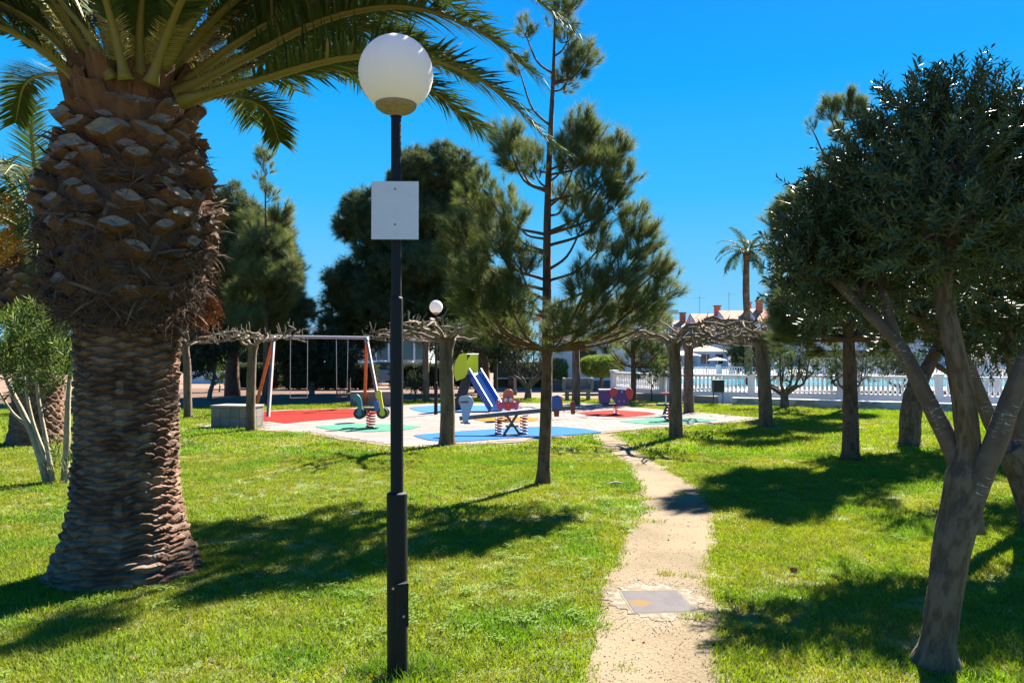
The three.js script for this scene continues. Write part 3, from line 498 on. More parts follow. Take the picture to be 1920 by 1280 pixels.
const needleMat = leafMat(1, 1, 1, 0.42, 0.9, true), oliveMat = phys({ vertexColors: true, roughness: 0.5, side: THREE.DoubleSide, specularIntensity: 0.6 }), shrubMat = leafMat(1, 1, 1, 0.4, 0.95, true);

// ---- foliage pieces ----
function needleTuft(s, n, axis, l0, l1, w, cols) { // bottle-brush of long needles round a shoot along +y
  seed(s); const L = new Leaves();
  for (let i = 0; i < n; i++) { const a = rr(0, 6.283), e = rr(0.45, 1.15), h = rr(0, axis), q = i / n; const d = V(Math.cos(a) * Math.sin(e), Math.cos(e), Math.sin(a) * Math.sin(e)), len = rr(l0, l1), o = V(0, h, 0), side = V(-Math.sin(a), 0, Math.cos(a)).multiplyScalar(w / 2); const tip = o.clone().addScaledVector(d, len); tip.y -= len * len * 0.55 * Math.sin(e); const v = rr(0.7, 1.3), c = pick(cols); L.tri(o.clone().sub(side), o.clone().add(side), tip, [c[0] * v, c[1] * v, c[2] * v]); }
  return L.build();
}
const pineCols = [[0.115, 0.155, 0.03], [0.095, 0.135, 0.032], [0.16, 0.18, 0.032], [0.08, 0.115, 0.034]];
const tufts = [needleTuft(501, 74, 0.16, 0.15, 0.26, 0.0068, pineCols), needleTuft(502, 74, 0.14, 0.16, 0.27, 0.0068, pineCols), needleTuft(503, 80, 0.2, 0.14, 0.23, 0.007, pineCols)];
const farTufts = [needleTuft(504, 46, 0.25, 0.2, 0.36, 0.016, [[0.075, 0.105, 0.026], [0.055, 0.085, 0.028], [0.12, 0.14, 0.032]]), needleTuft(505, 46, 0.22, 0.18, 0.34, 0.017, [[0.075, 0.105, 0.026], [0.055, 0.085, 0.024], [0.125, 0.145, 0.03]])];
function sprig(s, n, stem, len, wid, cols, spread = 0.9, broad = 0.45) { // leafy shoot along +y
  seed(s); const L = new Leaves(), b = [0.09, 0.075, 0.05]; L.blade(V(0, 0, 0), UPV, V(1, 0, 0), stem, 0.006, b, 0.02); L.blade(V(0, 0, 0), UPV, V(0, 0, 1), stem, 0.006, b, 0.02);
  for (let i = 0; i < n; i++) { const h = stem * (i + 0.5) / n, a = i * 2.4 + rr(-0.4, 0.4), v = rr(0.7, 1.3), c = pick(cols), d = V(Math.cos(a) * spread, rr(0.45, 1.1), Math.sin(a) * spread); L.leaf(V(0, h, 0), d, V(-Math.cos(a) * 0.6, 1, -Math.sin(a) * 0.6).add(rdir().multiplyScalar(0.5)), len * rr(0.75, 1.15), wid * rr(0.8, 1.2), [c[0] * v, c[1] * v, c[2] * v], rr(-0.05, 0.2), broad); }
  return L.build();
}
const oliveCols = [[0.048, 0.072, 0.022], [0.060, 0.084, 0.025], [0.038, 0.058, 0.02], [0.074, 0.096, 0.034]];
const oliveSprigs = [sprig(511, 22, 0.22, 0.062, 0.0165, oliveCols), sprig(512, 20, 0.2, 0.058, 0.016, oliveCols), sprig(513, 24, 0.26, 0.06, 0.015, oliveCols)];
const shrubCols = [[0.07, 0.125, 0.022], [0.055, 0.10, 0.02], [0.10, 0.15, 0.025]];
const broadSprigs = [sprig(521, 12, 0.2, 0.09, 0.045, shrubCols, 1, 0.5), sprig(522, 12, 0.2, 0.085, 0.04, shrubCols, 1, 0.5)];
const darkCols = [[0.03, 0.05, 0.018], [0.04, 0.06, 0.02], [0.05, 0.07, 0.022]];
const darkSprigs = [sprig(523, 14, 0.3, 0.13, 0.05, darkCols, 1, 0.5), sprig(524, 14, 0.3, 0.12, 0.045, darkCols, 1, 0.5)];

const oleanderSprigs = [sprig(531, 16, 0.3, 0.13, 0.026, [[0.075, 0.135, 0.02], [0.06, 0.11, 0.018], [0.13, 0.17, 0.025]], 0.6), sprig(532, 16, 0.28, 0.12, 0.025, [[0.075, 0.135, 0.02], [0.055, 0.105, 0.018], [0.16, 0.18, 0.025]], 0.6)];
const barkMatPale = barkMat([0.20, 0.16, 0.11], [0.32, 0.27, 0.20], [0.38, 0.33, 0.26], 2, 0.4, 0.006, 405);
// crown from lobes {c, r:[x,y,z]} in tree space; more shoots near the skin, pointing outward
function lobes(parent, list, per, kinds, mat, scale, o = {}) {
  const { skin = 0.55, up = 0.3, jitter = 0.6, tint = 0.15, name = 'crown' } = o, mats = kinds.map(() => []), cols = kinds.map(() => []);
  for (const { c, r, n = 1 } of list) {
    const count = Math.round(per * n * Math.pow(r[0] * r[1] * r[2], 2 / 3));
    for (let i = 0; i < count; i++) {
      const d = rdir(), lump = 0.62 + 0.76 * fbm(d.x * 2.6 + c.x * 3, d.y * 2.6 + d.z * 2 + c.y * 3, 601, 3), q = lump * (R() < skin ? rr(0.82, 1.02) : Math.cbrt(rr(0.05, 1)));
      const p = V(c.x + d.x * r[0] * q, c.y + d.y * r[1] * q, c.z + d.z * r[2] * q), k = Math.floor(R() * kinds.length);
      mats[k].push(mtx(p, d.clone().add(V(0, up, 0)).add(rdir().multiplyScalar(jitter)), scale * rr(0.75, 1.25))); const b = rr(1 - tint, 1 + tint); cols[k].push(C(b * rr(0.94, 1.06), b, b));
    }
  }
  kinds.forEach((g, k) => copies(name, g, mat, mats[k], cols[k], parent));
}
function limb(a, b, r0, r1, sag = 0.12, wob = 0.05, n = 9) { const pts = []; const side = V(rr(-1, 1), rr(-0.3, 0.3), rr(-1, 1)); for (let i = 0; i <= n; i++) { const t = i / n, p = a.clone().lerp(b, t); p.y += sag * Math.sin(Math.PI * t); p.addScaledVector(side, wob * Math.sin(t * 5 + side.x * 3)); pts.push(p); } return tube(pts, (t) => lerp(r0, r1, t), 7); }
const barkBump = (amp, s) => (k, a, l) => amp * (fbm(Math.cos(a) * 2 + 5, Math.sin(a) * 2 + l * 2.2, s, 3) - 0.5) * 2;

const hxp = (px, d) => (px - 960) / FOC * d;
// ---- the young long-needled pine in the middle of the lawn ----
function clumpPine(base, label, o) {
  const t = thing('pine_tree', label, 'pine tree', base, 'young long needled pines'); seed(o.seed);
  const lean = (h) => V(o.lean[0] * h / o.height + 0.02 * Math.sin(h * 1.3), h, o.lean[1] * h / o.height + 0.02 * Math.cos(h));
  part('trunk', tube(Array.from({ length: 40 }, (_, i) => lean(i / 39 * o.height)), (q) => Math.max(0.012, o.r * Math.pow(1 - q, 0.75)) + (q < 0.03 ? (0.03 - q) * 1.2 * o.r * 8 : 0), 16, (k, a, l) => 0.014 * (fbm(Math.cos(a) * 3 + 5, Math.sin(a) * 3 + l * 4, o.seed, 3) - 0.4) * Math.max(0.2, 1 - l / o.height)), pineBark, t);
  const br = [], mats = tufts.map(() => []), cols = tufts.map(() => []), scale = o.scale ?? 1;
  for (const [tip, sz, dens, drop] of o.tips) {
    const ax = lean(tip.y), hd = Math.hypot(tip.x - ax.x, tip.z - ax.z), sh = clamp(tip.y - hd * (drop ?? rr(0.45, 0.75)) - 0.05, o.low, o.height - 0.2), s = lean(sh);
    const mid = s.clone().lerp(tip, 0.55); mid.y = lerp(sh, tip.y, 0.28); const pts = spline([s, mid, tip.clone().lerp(mid, 0.25), tip], 12);
    br.push(tube(pts, (q) => lerp(0.026, 0.008, q) * o.r / 0.09 * (0.5 + 0.5 * clamp(hd, 0, 1)), 6));
    const end = V().subVectors(pts[12], pts[9]).normalize(), n = Math.round((o.fill ?? 50) * sz * sz * dens);
    for (let i = 0; i < n; i++) {
      const q = R(), along = pts[Math.floor(lerp(8, 12, Math.sqrt(q)))], off = rdir().multiplyScalar(0.25 * sz * Math.cbrt(R())); off.y *= 1.1; off.y += 0.05;
      const p = along.clone().add(off), k = Math.floor(R() * tufts.length);
      if (i % 6 === 0) br.push(tube([along, along.clone().lerp(p, 0.6).add(V(0, -0.03, 0)), p], (z) => lerp(0.008, 0.004, z), 4, null, false));
      mats[k].push(mtx(p, end.clone().multiplyScalar(0.7).add(off.clone().normalize().multiplyScalar(0.8)).add(V(0, 0.55, 0)), scale * rr(0.75, 1.12) * clamp(sz, 0.6, 1.1))); const b = rr(0.8, 1.2); cols[k].push(C(b * rr(0.95, 1.2), b, b * rr(0.8, 1.1)));
    }
  }
  part('branches', merge(br), pineBark, t); tufts.forEach((g, k) => copies('crown', g, needleMat, mats[k], cols[k], t)); return t;
}
{
  const d0 = 9.95, base = G(1018, 905); base.y = 0; const T = (x, y, d, s = 1, n = 1, drop) => [H(x, y, d).sub(base), s, n, drop]; seed(61);
  const tips = [
    T(984, 62, 9.9, 0.55, 1.4, 1.2), T(1062, 22, 10.0, 0.7, 1.5), T(1066, 75, 9.8, 0.6, 1.5), T(1085, 122, 9.9, 0.75, 1.6, 0.6), T(1104, 108, 10.2, 0.62, 1.5), T(1062, 155, 10.1, 0.66, 1.5, 0.5), T(972, 128, 9.9, 0.5, 1.4, 1.5), T(1030, -20, 9.9, 0.7, 1.5), T(1040, 50, 10.3, 0.5, 1.3),
    T(948, 262, 10.7, 0.85, 1.4, 0.9), T(968, 300, 10.5, 0.85, 1.3, 0.7), T(990, 290, 10.3, 0.6, 1), T(1092, 256, 9.9, 0.9, 1.4, 0.9), T(1078, 310, 9.5, 0.8, 1), T(1160, 292, 10.1, 0.85, 1.3), T(1130, 345, 9.6, 0.95, 1.1), T(1172, 345, 9.9, 0.8, 1.2), T(1065, 370, 10.6, 0.8, 1), T(1110, 288, 10.2, 0.85, 1.3), T(1062, 300, 9.7, 0.8, 1.2), T(1150, 388, 9.7, 0.8, 1), T(1100, 392, 10.0, 0.8, 1), T(1000, 318, 9.8, 0.7, 1.2),
    T(900, 345, 11.1, 0.7, 1.1, 0.6), T(872, 372, 11.2, 0.7, 1.1), T(935, 372, 11.0, 0.8, 1), T(905, 420, 10.9, 0.9, 1), T(860, 452, 9.8, 0.9, 1.1), T(838, 490, 9.9, 0.72, 1), T(930, 460, 9.2, 0.95, 1), T(960, 410, 10.5, 0.8, 0.9), T(975, 500, 9.3, 0.9, 1), T(880, 520, 9.2, 0.95, 1), T(868, 556, 9.8, 0.85, 1), T(900, 570, 9.6, 1, 1), T(955, 575, 9.3, 1, 1.1), T(895, 600, 10.3, 0.8, 1), T(915, 625, 9.7, 0.85, 1), T(975, 630, 10.0, 0.85, 1),
    T(1095, 420, 9.4, 0.85, 1), T(1130, 460, 9.8, 0.85, 0.9), T(1195, 418, 9.9, 0.8, 1.2, 0.9), T(1215, 455, 9.7, 0.85, 1.2), T(1180, 500, 9.5, 0.9, 1), T(1232, 510, 9.9, 0.85, 1.1), T(1262, 545, 10.0, 0.72, 1.2), T(1205, 565, 9.6, 0.9, 1), T(1150, 550, 9.3, 0.9, 1), T(1100, 540, 9.2, 0.9, 1), T(1235, 600, 10.1, 0.7, 0.9), T(1170, 605, 9.8, 0.85, 1), T(1110, 600, 9.5, 0.9, 1), T(1065, 610, 9.4, 0.85, 1), T(1090, 640, 9.9, 0.7, 0.9), T(1150, 640, 10.2, 0.6, 0.7), T(1040, 640, 9.6, 0.7, 1),
  ];
  clumpPine(base, 'young pine in the lawn centre with tufted long needles', { seed: 62, height: 6.75, r: 0.085, lean: [0.16, 0], low: 1.75, tips });
  globalThis.pineTips = tips.length;
}
// ---- pine on the right lawn, and a tall thin one far behind it ----
{
  const base = G(1594, 862), d = -base.z; seed(63); const T = (x, y, dd, s = 1, n = 1, drop) => [H(x, y, d + dd).sub(base), s, n, drop];
  const tips = [];
  for (let i = 0; i < 38; i++) { const y = rr(450, 640), w = lerp(60, 140, smooth(450, 580, y)); tips.push(T(1590 + rr(-w, w) * 0.95, y, rr(-1.2, 1.2), rr(0.85, 1.15), 0.85)); }
  for (const [x, y] of [[1490, 600], [1500, 570], [1515, 625], [1480, 640], [1530, 590], [1690, 610], [1660, 640], [1700, 570], [1466, 425], [1485, 402], [1515, 384], [1540, 420], [1500, 445], [1560, 392], [1578, 440], [1470, 470], [1600, 410]]) tips.push(T(x, y, rr(-0.2, 0.8), 1, 1));
  clumpPine(base, 'pine with rough dark trunk on the right lawn beside the olive', { seed: 64, height: 4.5, r: 0.135, lean: [-0.02, 0], low: 1.95, tips });
}
{
  const base = V(hxp(1588, 24), 0, -24), d = 24; seed(69); const T = (x, y, dd, s = 1, n = 1, drop) => [H(x, y, d + dd).sub(base), s, n, drop];
  const tips = [T(1556, 212, 0, 1.2, 0.7, 1.6), T(1592, 186, 0, 0.8, 0.7, 3), T(1606, 212, 0, 1.3, 0.7, 2), T(1522, 240, 0, 0.7, 0.5, 1.2), T(1575, 252, 0.4, 1.0, 0.5), T(1620, 260, -0.3, 1.0, 0.5)];
  for (let i = 0; i < 22; i++) { const y = rr(310, 620), w = lerp(40, 90, (y - 310) / 310); tips.push(T(1588 + rr(-w, w), y, rr(-1.5, 1.5), rr(1.5, 2.0), 0.4)); }
  clumpPine(base, 'tall thin pine whose tufted tip rises above the near olive', { seed: 70, height: 9.7, r: 0.14, lean: [0, 0], low: 2.4, tips, scale: 1.5, fill: 40 });
}
// ---- slim young pine beyond the playground ----
{
  const base = G(1187, 752), d = -base.z; seed(65); const T = (x, y, dd, s = 1, n = 1) => [H(x, y, d + dd).sub(base), s, n];
  const tips = []; for (let i = 0; i < 30; i++) { const y = rr(545, 690), w = lerp(20, 58, smooth(545, 640, y)); tips.push(T(1192 + rr(-w, w), y, rr(-1, 1), rr(1.2, 1.7), 0.55)); }
  clumpPine(base, 'slim light green pine standing before the balustrade end', { seed: 66, height: 4.6, r: 0.12, lean: [0, 0], low: 1.3, tips, scale: 1.6, fill: 9 });
}

// ---- big dark pines in the background ----
function massTree(name, label, cat, base, o) {
  const t = thing(name, label, cat, base, o.group); seed(o.seed);
  const ls = o.lobes.map(([x, y, dd, rx, ry, rz, n]) => { const c = H(x, y, -base.z + dd).sub(base), k = -base.z / FOC; return { c, r: [rx * k, ry * k, (rz ?? rx) * k], n }; });
  const bosses = []; for (const l of ls) { bosses.push({ c: l.c, r: l.r.map((q) => q * 0.72), n: (l.n ?? 1) * 0.8 }); const nb = o.bosses ?? 6; for (let i = 0; i < nb; i++) { const d = rdir(); bosses.push({ c: l.c.clone().add(V(d.x * l.r[0], d.y * l.r[1], d.z * l.r[2]).multiplyScalar(rr(0.62, 0.92))), r: l.r.map((q) => q * rr(0.28, 0.44)), n: (l.n ?? 1) * 0.9 }); } }
  const fork = V(o.lean ?? 0, o.fork, 0), br = [];
  part('trunk', tube([V(0, -0.05, 0), V((o.lean ?? 0) * 0.3, o.fork * 0.35, 0.03), V((o.lean ?? 0) * 0.7, o.fork * 0.7, -0.02), fork], (q) => o.r * lerp(1.12, 0.75, q), 12, barkBump(o.r * 0.14, o.seed)), o.bark ?? pineBark, t);
  for (const l of ls) br.push(limb(fork.clone().add(V(0, -0.06, 0)), l.c.clone().lerp(fork, 0.12), o.r * 0.6, o.r * 0.18, 0.15, 0.12));
  part('limbs', merge(br), o.bark ?? pineBark, t);
  lobes(t, bosses, o.per, o.kinds, o.mat, o.scale, o.opt); return t;
}
massTree('pine_tree', 'tall dark pine behind the lamp post with layered crown', 'pine tree', V((905 - 960) / FOC * 36.5, 0, -36.5), { group: 'background pines', seed: 71, r: 0.36, fork: 2.8, per: 340, kinds: farTufts, mat: needleMat, scale: 1.25, opt: { up: 0.5, jitter: 0.7 },
  lobes: [[820, 330, 0, 70, 55, 60, 1.2], [770, 345, 0.5, 40, 45], [860, 360, 0.5, 45, 45], [830, 420, 0, 90, 60, 80, 1.2], [700, 385, 0, 48, 38], [660, 430, 0.3, 34, 28], [720, 440, -0.5, 60, 50], [800, 500, 0, 95, 60, 90], [690, 500, 0.3, 55, 40], [645, 525, 0, 42, 26], [640, 575, 0.2, 40, 32], [690, 570, -0.5, 60, 45], [625, 620, 0, 28, 26], [680, 620, 0, 55, 30], [770, 570, 0, 80, 55, 80], [870, 560, 0, 80, 60, 80], [830, 620, 0, 70, 26, 70], [750, 400, 0.6, 50, 50], [880, 470, 0.4, 50, 60], [930, 600, 0.5, 50, 40]] });
massTree('pine_tree', 'dark green pine left of the swings with dense crown', 'pine tree', V((436 - 960) / FOC * 33, 0, -33), { group: 'background pines', seed: 72, r: 0.3, fork: 2.5, per: 430, kinds: farTufts, mat: needleMat, scale: 1.1, opt: { up: 0.5, jitter: 0.7 },
  lobes: [[440, 400, 0, 40, 42], [475, 420, 0.4, 38, 40], [405, 400, 0.4, 30, 40], [515, 440, 0, 30, 38], [430, 470, -0.4, 60, 48], [510, 495, 0, 45, 42], [540, 510, 0.3, 26, 26], [450, 540, 0, 80, 55, 70], [520, 570, 0, 60, 40], [560, 590, 0.3, 32, 30], [400, 590, 0, 60, 45], [470, 610, -0.4, 90, 36, 70], [380, 520, 0.5, 50, 60], [545, 620, 0, 40, 20]] });
// thin spire with whorls of bare tufts in front of it
{
  const base = G(497, 752), d = -base.z; base.y = 0; seed(67); const T = (x, y, s = 1, n = 1, dd = 0) => [H(x, y, d + dd).sub(base), s, n];
  const tips = [T(493, 300, 1.0, 0.8), T(502, 322, 0.7, 0.7), T(486, 340, 0.7, 0.6), T(496, 356, 0.8, 0.6), T(508, 370, 0.9, 0.6), T(526, 410, 1.4, 1), T(470, 420, 1.2, 0.5)];
  for (let i = 0; i < 26; i++) { const y = rr(440, 620), w = lerp(22, 80, (y - 440) / 180); tips.push(T(497 + rr(-w, w), y, rr(1.4, 2.1), 0.6, rr(-1, 1))); }
  clumpPine(base, 'spindly tall pine with a bare spire rising over the swings', { seed: 68, height: 9.0, r: 0.13, lean: [-0.05, 0], low: 2.2, tips, scale: 1.7, fill: 26 });
}
massTree('evergreen_tree', 'round dark evergreen with many thin stems behind the swings', 'tree', V((585 - 960) / FOC * 33.5, 0, -33.5), { group: 'background evergreens', seed: 73, r: 0.12, fork: 0.9, bark: greyBark, per: 330, kinds: darkSprigs, mat: shrubMat, scale: 1.3, lobes: [[590, 668, 0, 62, 34, 50], [560, 680, 0, 36, 28], [630, 672, 0, 34, 30], [600, 650, 0.5, 40, 22]] });
massTree('evergreen_tree', 'dark low evergreen between the big palm and the bare plane', 'tree', V((392 - 960) / FOC * 30, 0, -30), { group: 'background evergreens', seed: 74, r: 0.09, fork: 0.9, lean: 0.2, bark: greyBark, per: 330, kinds: darkSprigs, mat: shrubMat, scale: 1.2, lobes: [[378, 668, 0, 34, 32, 34], [400, 650, 0, 30, 26], [360, 650, 0.5, 30, 30]] });
massTree('shrub', 'light yellowish shrub left of the dark pine trunk', 'shrub', V((412 - 960) / FOC * 37, 0, -37), { group: 'background shrubs', seed: 75, r: 0.04, fork: 0.3, bark: greyBark, per: 220, kinds: broadSprigs, mat: shrubMat, scale: 1.5, opt: { up: 0.6 }, lobes: [[412, 695, 0, 24, 26, 24]] });
massTree('evergreen_tree', 'thin dark tree standing behind the right swing leg', 'tree', V((655 - 960) / FOC * 36, 0, -36), { group: 'background evergreens', seed: 76, r: 0.07, fork: 1.3, bark: greyBark, per: 120, kinds: darkSprigs, mat: shrubMat, scale: 1.2, lobes: [[655, 655, 0, 40, 30, 30], [625, 645, 0, 28, 18], [690, 650, 0, 24, 20]] });
massTree('evergreen_tree', 'reddish brown shaded tree behind the green slide', 'tree', V((905 - 960) / FOC * 31, 0, -31), { group: 'background evergreens', seed: 77, r: 0.2, fork: 1.8, per: 160, kinds: darkSprigs, mat: shrubMat, scale: 1.4, lobes: [[900, 640, 0, 60, 34, 50], [960, 640, 0.4, 50, 36], [850, 640, 0.4, 50, 30]] });
massTree('shrub', 'dark rounded shrub behind the far lamp post', 'shrub', V((778 - 960) / FOC * 29, 0, -29), { group: 'background shrubs', seed: 78, r: 0.05, fork: 0.25, bark: greyBark, per: 300, kinds: darkSprigs, mat: shrubMat, scale: 0.9, lobes: [[778, 718, 0, 22, 17, 20]] });
massTree('evergreen_tree', 'dark bushy tree behind the pool umbrellas', 'tree', V((1412 - 960) / FOC * 50, 0.4, -50), { group: 'background evergreens', seed: 79, r: 0.2, fork: 1.0, bark: greyBark, per: 200, kinds: darkSprigs, mat: shrubMat, scale: 1.6, lobes: [[1412, 660, 0, 36, 28, 30], [1390, 668, 0, 22, 22], [1440, 650, 0, 26, 22]] });

// ---- small vase-shaped trees in front of the balustrade ----
function vase(label, px, py, sd, h, spread, fol, r = 0.09) {
  const base = G(px, py); const t = thing('vase_shaped_tree', label, 'tree', base, 'small trees along the balustrade'); seed(sd); const k = 1;
  part('trunk', tube([V(0, -0.03, 0), V(0.01, 0.25 * k, 0), V(0, 0.5 * k, 0.01)], (q) => r * lerp(1.25, 0.9, q), 10, barkBump(r * 0.2, sd)), greyBark, t);
  const br = [], tips = [];
  for (let i = 0; i < 6; i++) { const a = i / 6 * 6.283 + rr(-0.3, 0.3), q = rr(0.7, 1.1) * spread, e = V(Math.cos(a) * q, h * rr(0.85, 1.05), Math.sin(a) * q * 0.8), m = V(Math.cos(a) * q * 0.75, h * 0.42, Math.sin(a) * q * 0.6), p = spline([V(0, 0.42, 0), m.clone().lerp(V(0, 0.5, 0), 0.4), m, e], 12); br.push(tube(p, (z) => lerp(r * 0.6, r * 0.16, z), 7)); tips.push(e); for (let j = 0; j < 2; j++) { const b = p[7].clone().lerp(p[9], R()), f = b.clone().add(V(rr(-0.4, 0.4), rr(0.3, 0.7), rr(-0.4, 0.4))); br.push(tube([b, b.clone().lerp(f, 0.5).add(V(0, -0.05, 0)), f], (z) => lerp(r * 0.25, r * 0.08, z), 5)); tips.push(f); } }
  part('limbs', merge(br), greyBark, t);
  if (fol) lobes(t, tips.map((c) => ({ c, r: [0.42, 0.28, 0.42] })), fol, [...darkSprigs], shrubMat, 0.55, { up: 0.3 });
}
vase('small vase shaped tree by the low wall right of the bin', 1471, 765, 81, 1.95, 0.95, 190, 0.13);
vase('small dark tree before the balustrade behind the pine trunk', 1590, 760, 82, 1.8, 0.85, 190, 0.11);
vase('thin small tree before the balustrade beside the olive limb', 1690, 752, 83, 1.75, 0.6, 260, 0.09);
vase('leafless vase shaped tree right of the lawn pine', 990, 748, 84, 2.4, 0.9, 120, 0.13);

// ---- pollarded plane trees, bare, with flat knuckled tops ----
function plane(label, px, py, o) {
  const base = G(px, py), t = thing('plane_tree', label, 'plane tree', base, 'pollarded plane trees'); seed(o.seed);
  const h = o.h, top = V(o.lean ?? 0, h, 0), trunkPts = spline([V(0, -0.04, 0), V((o.lean ?? 0) * 0.15 + rr(-0.02, 0.02), h * 0.35, rr(-0.03, 0.03)), V((o.lean ?? 0) * 0.5 + rr(-0.02, 0.02), h * 0.75, rr(-0.02, 0.02)), top], 26);
  part('trunk', tube(trunkPts, (q) => o.r * (lerp(1.1, 0.92, q) + 0.35 * smooth(0.86, 1, q) + 0.25 * smooth(0.07, 0, q)), 18, (k, a, l) => o.r * 0.16 * (fbm(Math.cos(a) * 1.6 + 3, Math.sin(a) * 1.6 + l * 1.6, o.seed, 3) - 0.5) + 0.006 * vn(a * 3, l * 9, o.seed)), planeBark, t);
  const list = [], R0 = o.R;
  const crook = (p, yaw, len, r, depth) => {
    const pts = [p.clone()], n = Math.max(3, Math.round(len / 0.11)); let q = p.clone(), y = yaw, vy = rr(-0.1, 0.25), target = h + 0.10 + rr(-0.10, 0.22) * o.thick;
    for (let i = 0; i < n; i++) {
      y += rr(-0.55, 0.55); vy = vy * 0.5 + clamp((target - q.y) * 1.6, -0.6, 0.6) + rr(-0.35, 0.35);
      q = q.clone().add(V(Math.cos(y) * 0.11, vy * 0.11, Math.sin(y) * 0.11)); if (Math.hypot(q.x, q.z) > R0 * 1.15) y += 1.2; pts.push(q);
      if (depth < 3 && i > 1 && R() < o.dens * (depth ? 0.26 : 0.40)) crook(q, y + (R() < 0.5 ? -1 : 1) * rr(0.5, 1.4), len * rr(0.25, 0.55), lerp(r, r * 0.5, i / n) * 0.72, depth + 1);
      if (R() < o.spikes) { const e = q.clone().add(V(rr(-0.08, 0.08), rr(0.10, 0.30), rr(-0.08, 0.08))); list.push(tube([q, q.clone().lerp(e, 0.5).add(V(rr(-0.04, 0.04), 0, rr(-0.04, 0.04))), e], [r * 0.45 + 0.006, 0.010, 0.006], 5)); }
    }
    list.push(tube(pts, (z) => lerp(r, r * 0.42, z) + 0.006, depth ? 5 : 7, (k, a, l) => r * 0.25 * (vn(k * 0.9, a, o.seed) - 0.4)));
    const e = pts[pts.length - 1]; for (let i = 0; i < 2; i++) { const f = e.clone().add(V(rr(-0.12, 0.12), rr(-0.02, 0.22), rr(-0.12, 0.12))); list.push(tube([e, f], [r * 0.4 + 0.005, 0.006], 5)); }
  };
  o.arms.forEach((a) => crook(top.clone().add(V(0, -0.06, 0)), a + rr(-0.15, 0.15), R0 * rr(0.8, 1.1), o.r * 0.28, 0));
  part('branches', merge(list), planeTwig, t);
}
plane('bare plane tree nearest the big palm with stub branches', 352, 784, { seed: 91, h: 2.05, r: 0.10, R: 1.5, lean: -0.12, arms: [0, 0.9, 2.2, 3.1, 4.2, 5.3], dens: 0.6, spikes: 0.07, thick: 1 });
plane('bare plane tree with pale stub branches beside the block bench', 470, 808, { seed: 92, h: 1.98, r: 0.095, R: 1.45, lean: 0.03, arms: [0.1, 0.9, 2.4, 3.2, 4.0, 5.4], dens: 0.6, spikes: 0.09, thick: 1 });
plane('thick bare plane tree before the slide and seesaw', 838, 834, { seed: 93, h: 2.05, r: 0.135, R: 1.35, arms: [0, 0.8, 1.9, 2.8, 3.5, 4.3, 5.2], dens: 0.7, spikes: 0.08, thick: 1.1 });
plane('thin bare plane tree behind the far lamp post', 798, 753, { seed: 94, h: 2.3, r: 0.12, R: 2.2, arms: [0.2, 1.4, 2.6, 3.4, 4.6, 5.6], dens: 0.5, spikes: 0.06, thick: 1 });
plane('bare plane tree between the two clipped round shrubs', 1080, 759, { seed: 95, h: 2.25, r: 0.135, R: 2.1, arms: [0, 1, 2, 3.2, 4.1, 5.2], dens: 0.4, spikes: 0.05, thick: 0.8 });
plane('bare dark plane tree nearest the sandy path', 1268, 822, { seed: 96, h: 1.98, r: 0.125, R: 1.9, lean: -0.05, arms: [0, 0.5, 1.2, 2.6, 3.6, 4.6, 5.5, 6.0], dens: 0.72, spikes: 0.06, thick: 1.5 });
plane('bare plane tree just behind the path side plane', 1292, 774, { seed: 97, h: 2.05, r: 0.14, R: 2.4, arms: [0, 0.6, 1.5, 2.9, 4.1, 5.0, 5.8], dens: 0.6, spikes: 0.05, thick: 1.6 });
plane('bare plane tree standing in front of the slender palm', 1436, 799, { seed: 98, h: 2.1, r: 0.15, R: 2.1, lean: -0.12, arms: [0, 0.8, 1.9, 2.7, 3.3, 3.8, 4.7, 5.5], dens: 0.72, spikes: 0.06, thick: 1.5 });

// ---- olives on the right ----
const V3 = (a) => a.map(([x, y, d]) => H(x, y, d));
function olive(label, base, o) {
  const t = thing('olive_tree', label, 'olive tree', base, 'olive trees'); seed(o.seed); const S = (l) => V3(l).map((p) => p.sub(base));
  o.stems.forEach(([pts, r0, r1, fn], i) => part(i ? 'limb' : 'trunk', tube(spline(S(pts), 44), (q) => (fn ? fn(q) : lerp(r0, r1, q)) + (i ? 0 : 0.05 * smooth(0.07, 0, q)), 18, (k, a, l) => 0.15 * r0 * (fbm(Math.cos(a) * 1.6 + 3, Math.sin(a) * 1.6 + l * 3.2, o.seed + i, 4) - 0.5) * 2), i ? oliveLimb : oliveBark, t));
  const ls = o.lobes.map(([x, y, d, rx, ry, rz, n]) => { const c = H(x, y, d).sub(base), k = d / FOC; return { c, r: [rx * k, ry * k, (rz ?? rx) * k], n }; });
  const from = o.forks.map((p) => H(...p).sub(base)), br = [];
  for (const l of ls) { const f = from.slice().sort((a, b) => a.distanceTo(l.c) - b.distanceTo(l.c))[0]; br.push(limb(f, l.c, o.br, o.br * 0.35, 0.05, 0.06)); for (let i = 0; i < 5; i++) { const e = l.c.clone().add(rdir().multiply(V(...l.r)).multiplyScalar(0.8)); br.push(limb(l.c.clone().lerp(f, 0.35), e, o.br * 0.38, 0.004, 0.04, 0.03, 6)); } }
  part('branches', merge(br), oliveBark, t);
  lobes(t, ls, o.per, oliveSprigs, oliveMat, o.scale, { skin: 0.5, up: 0.55, jitter: 0.65, tint: 0.2 });
}
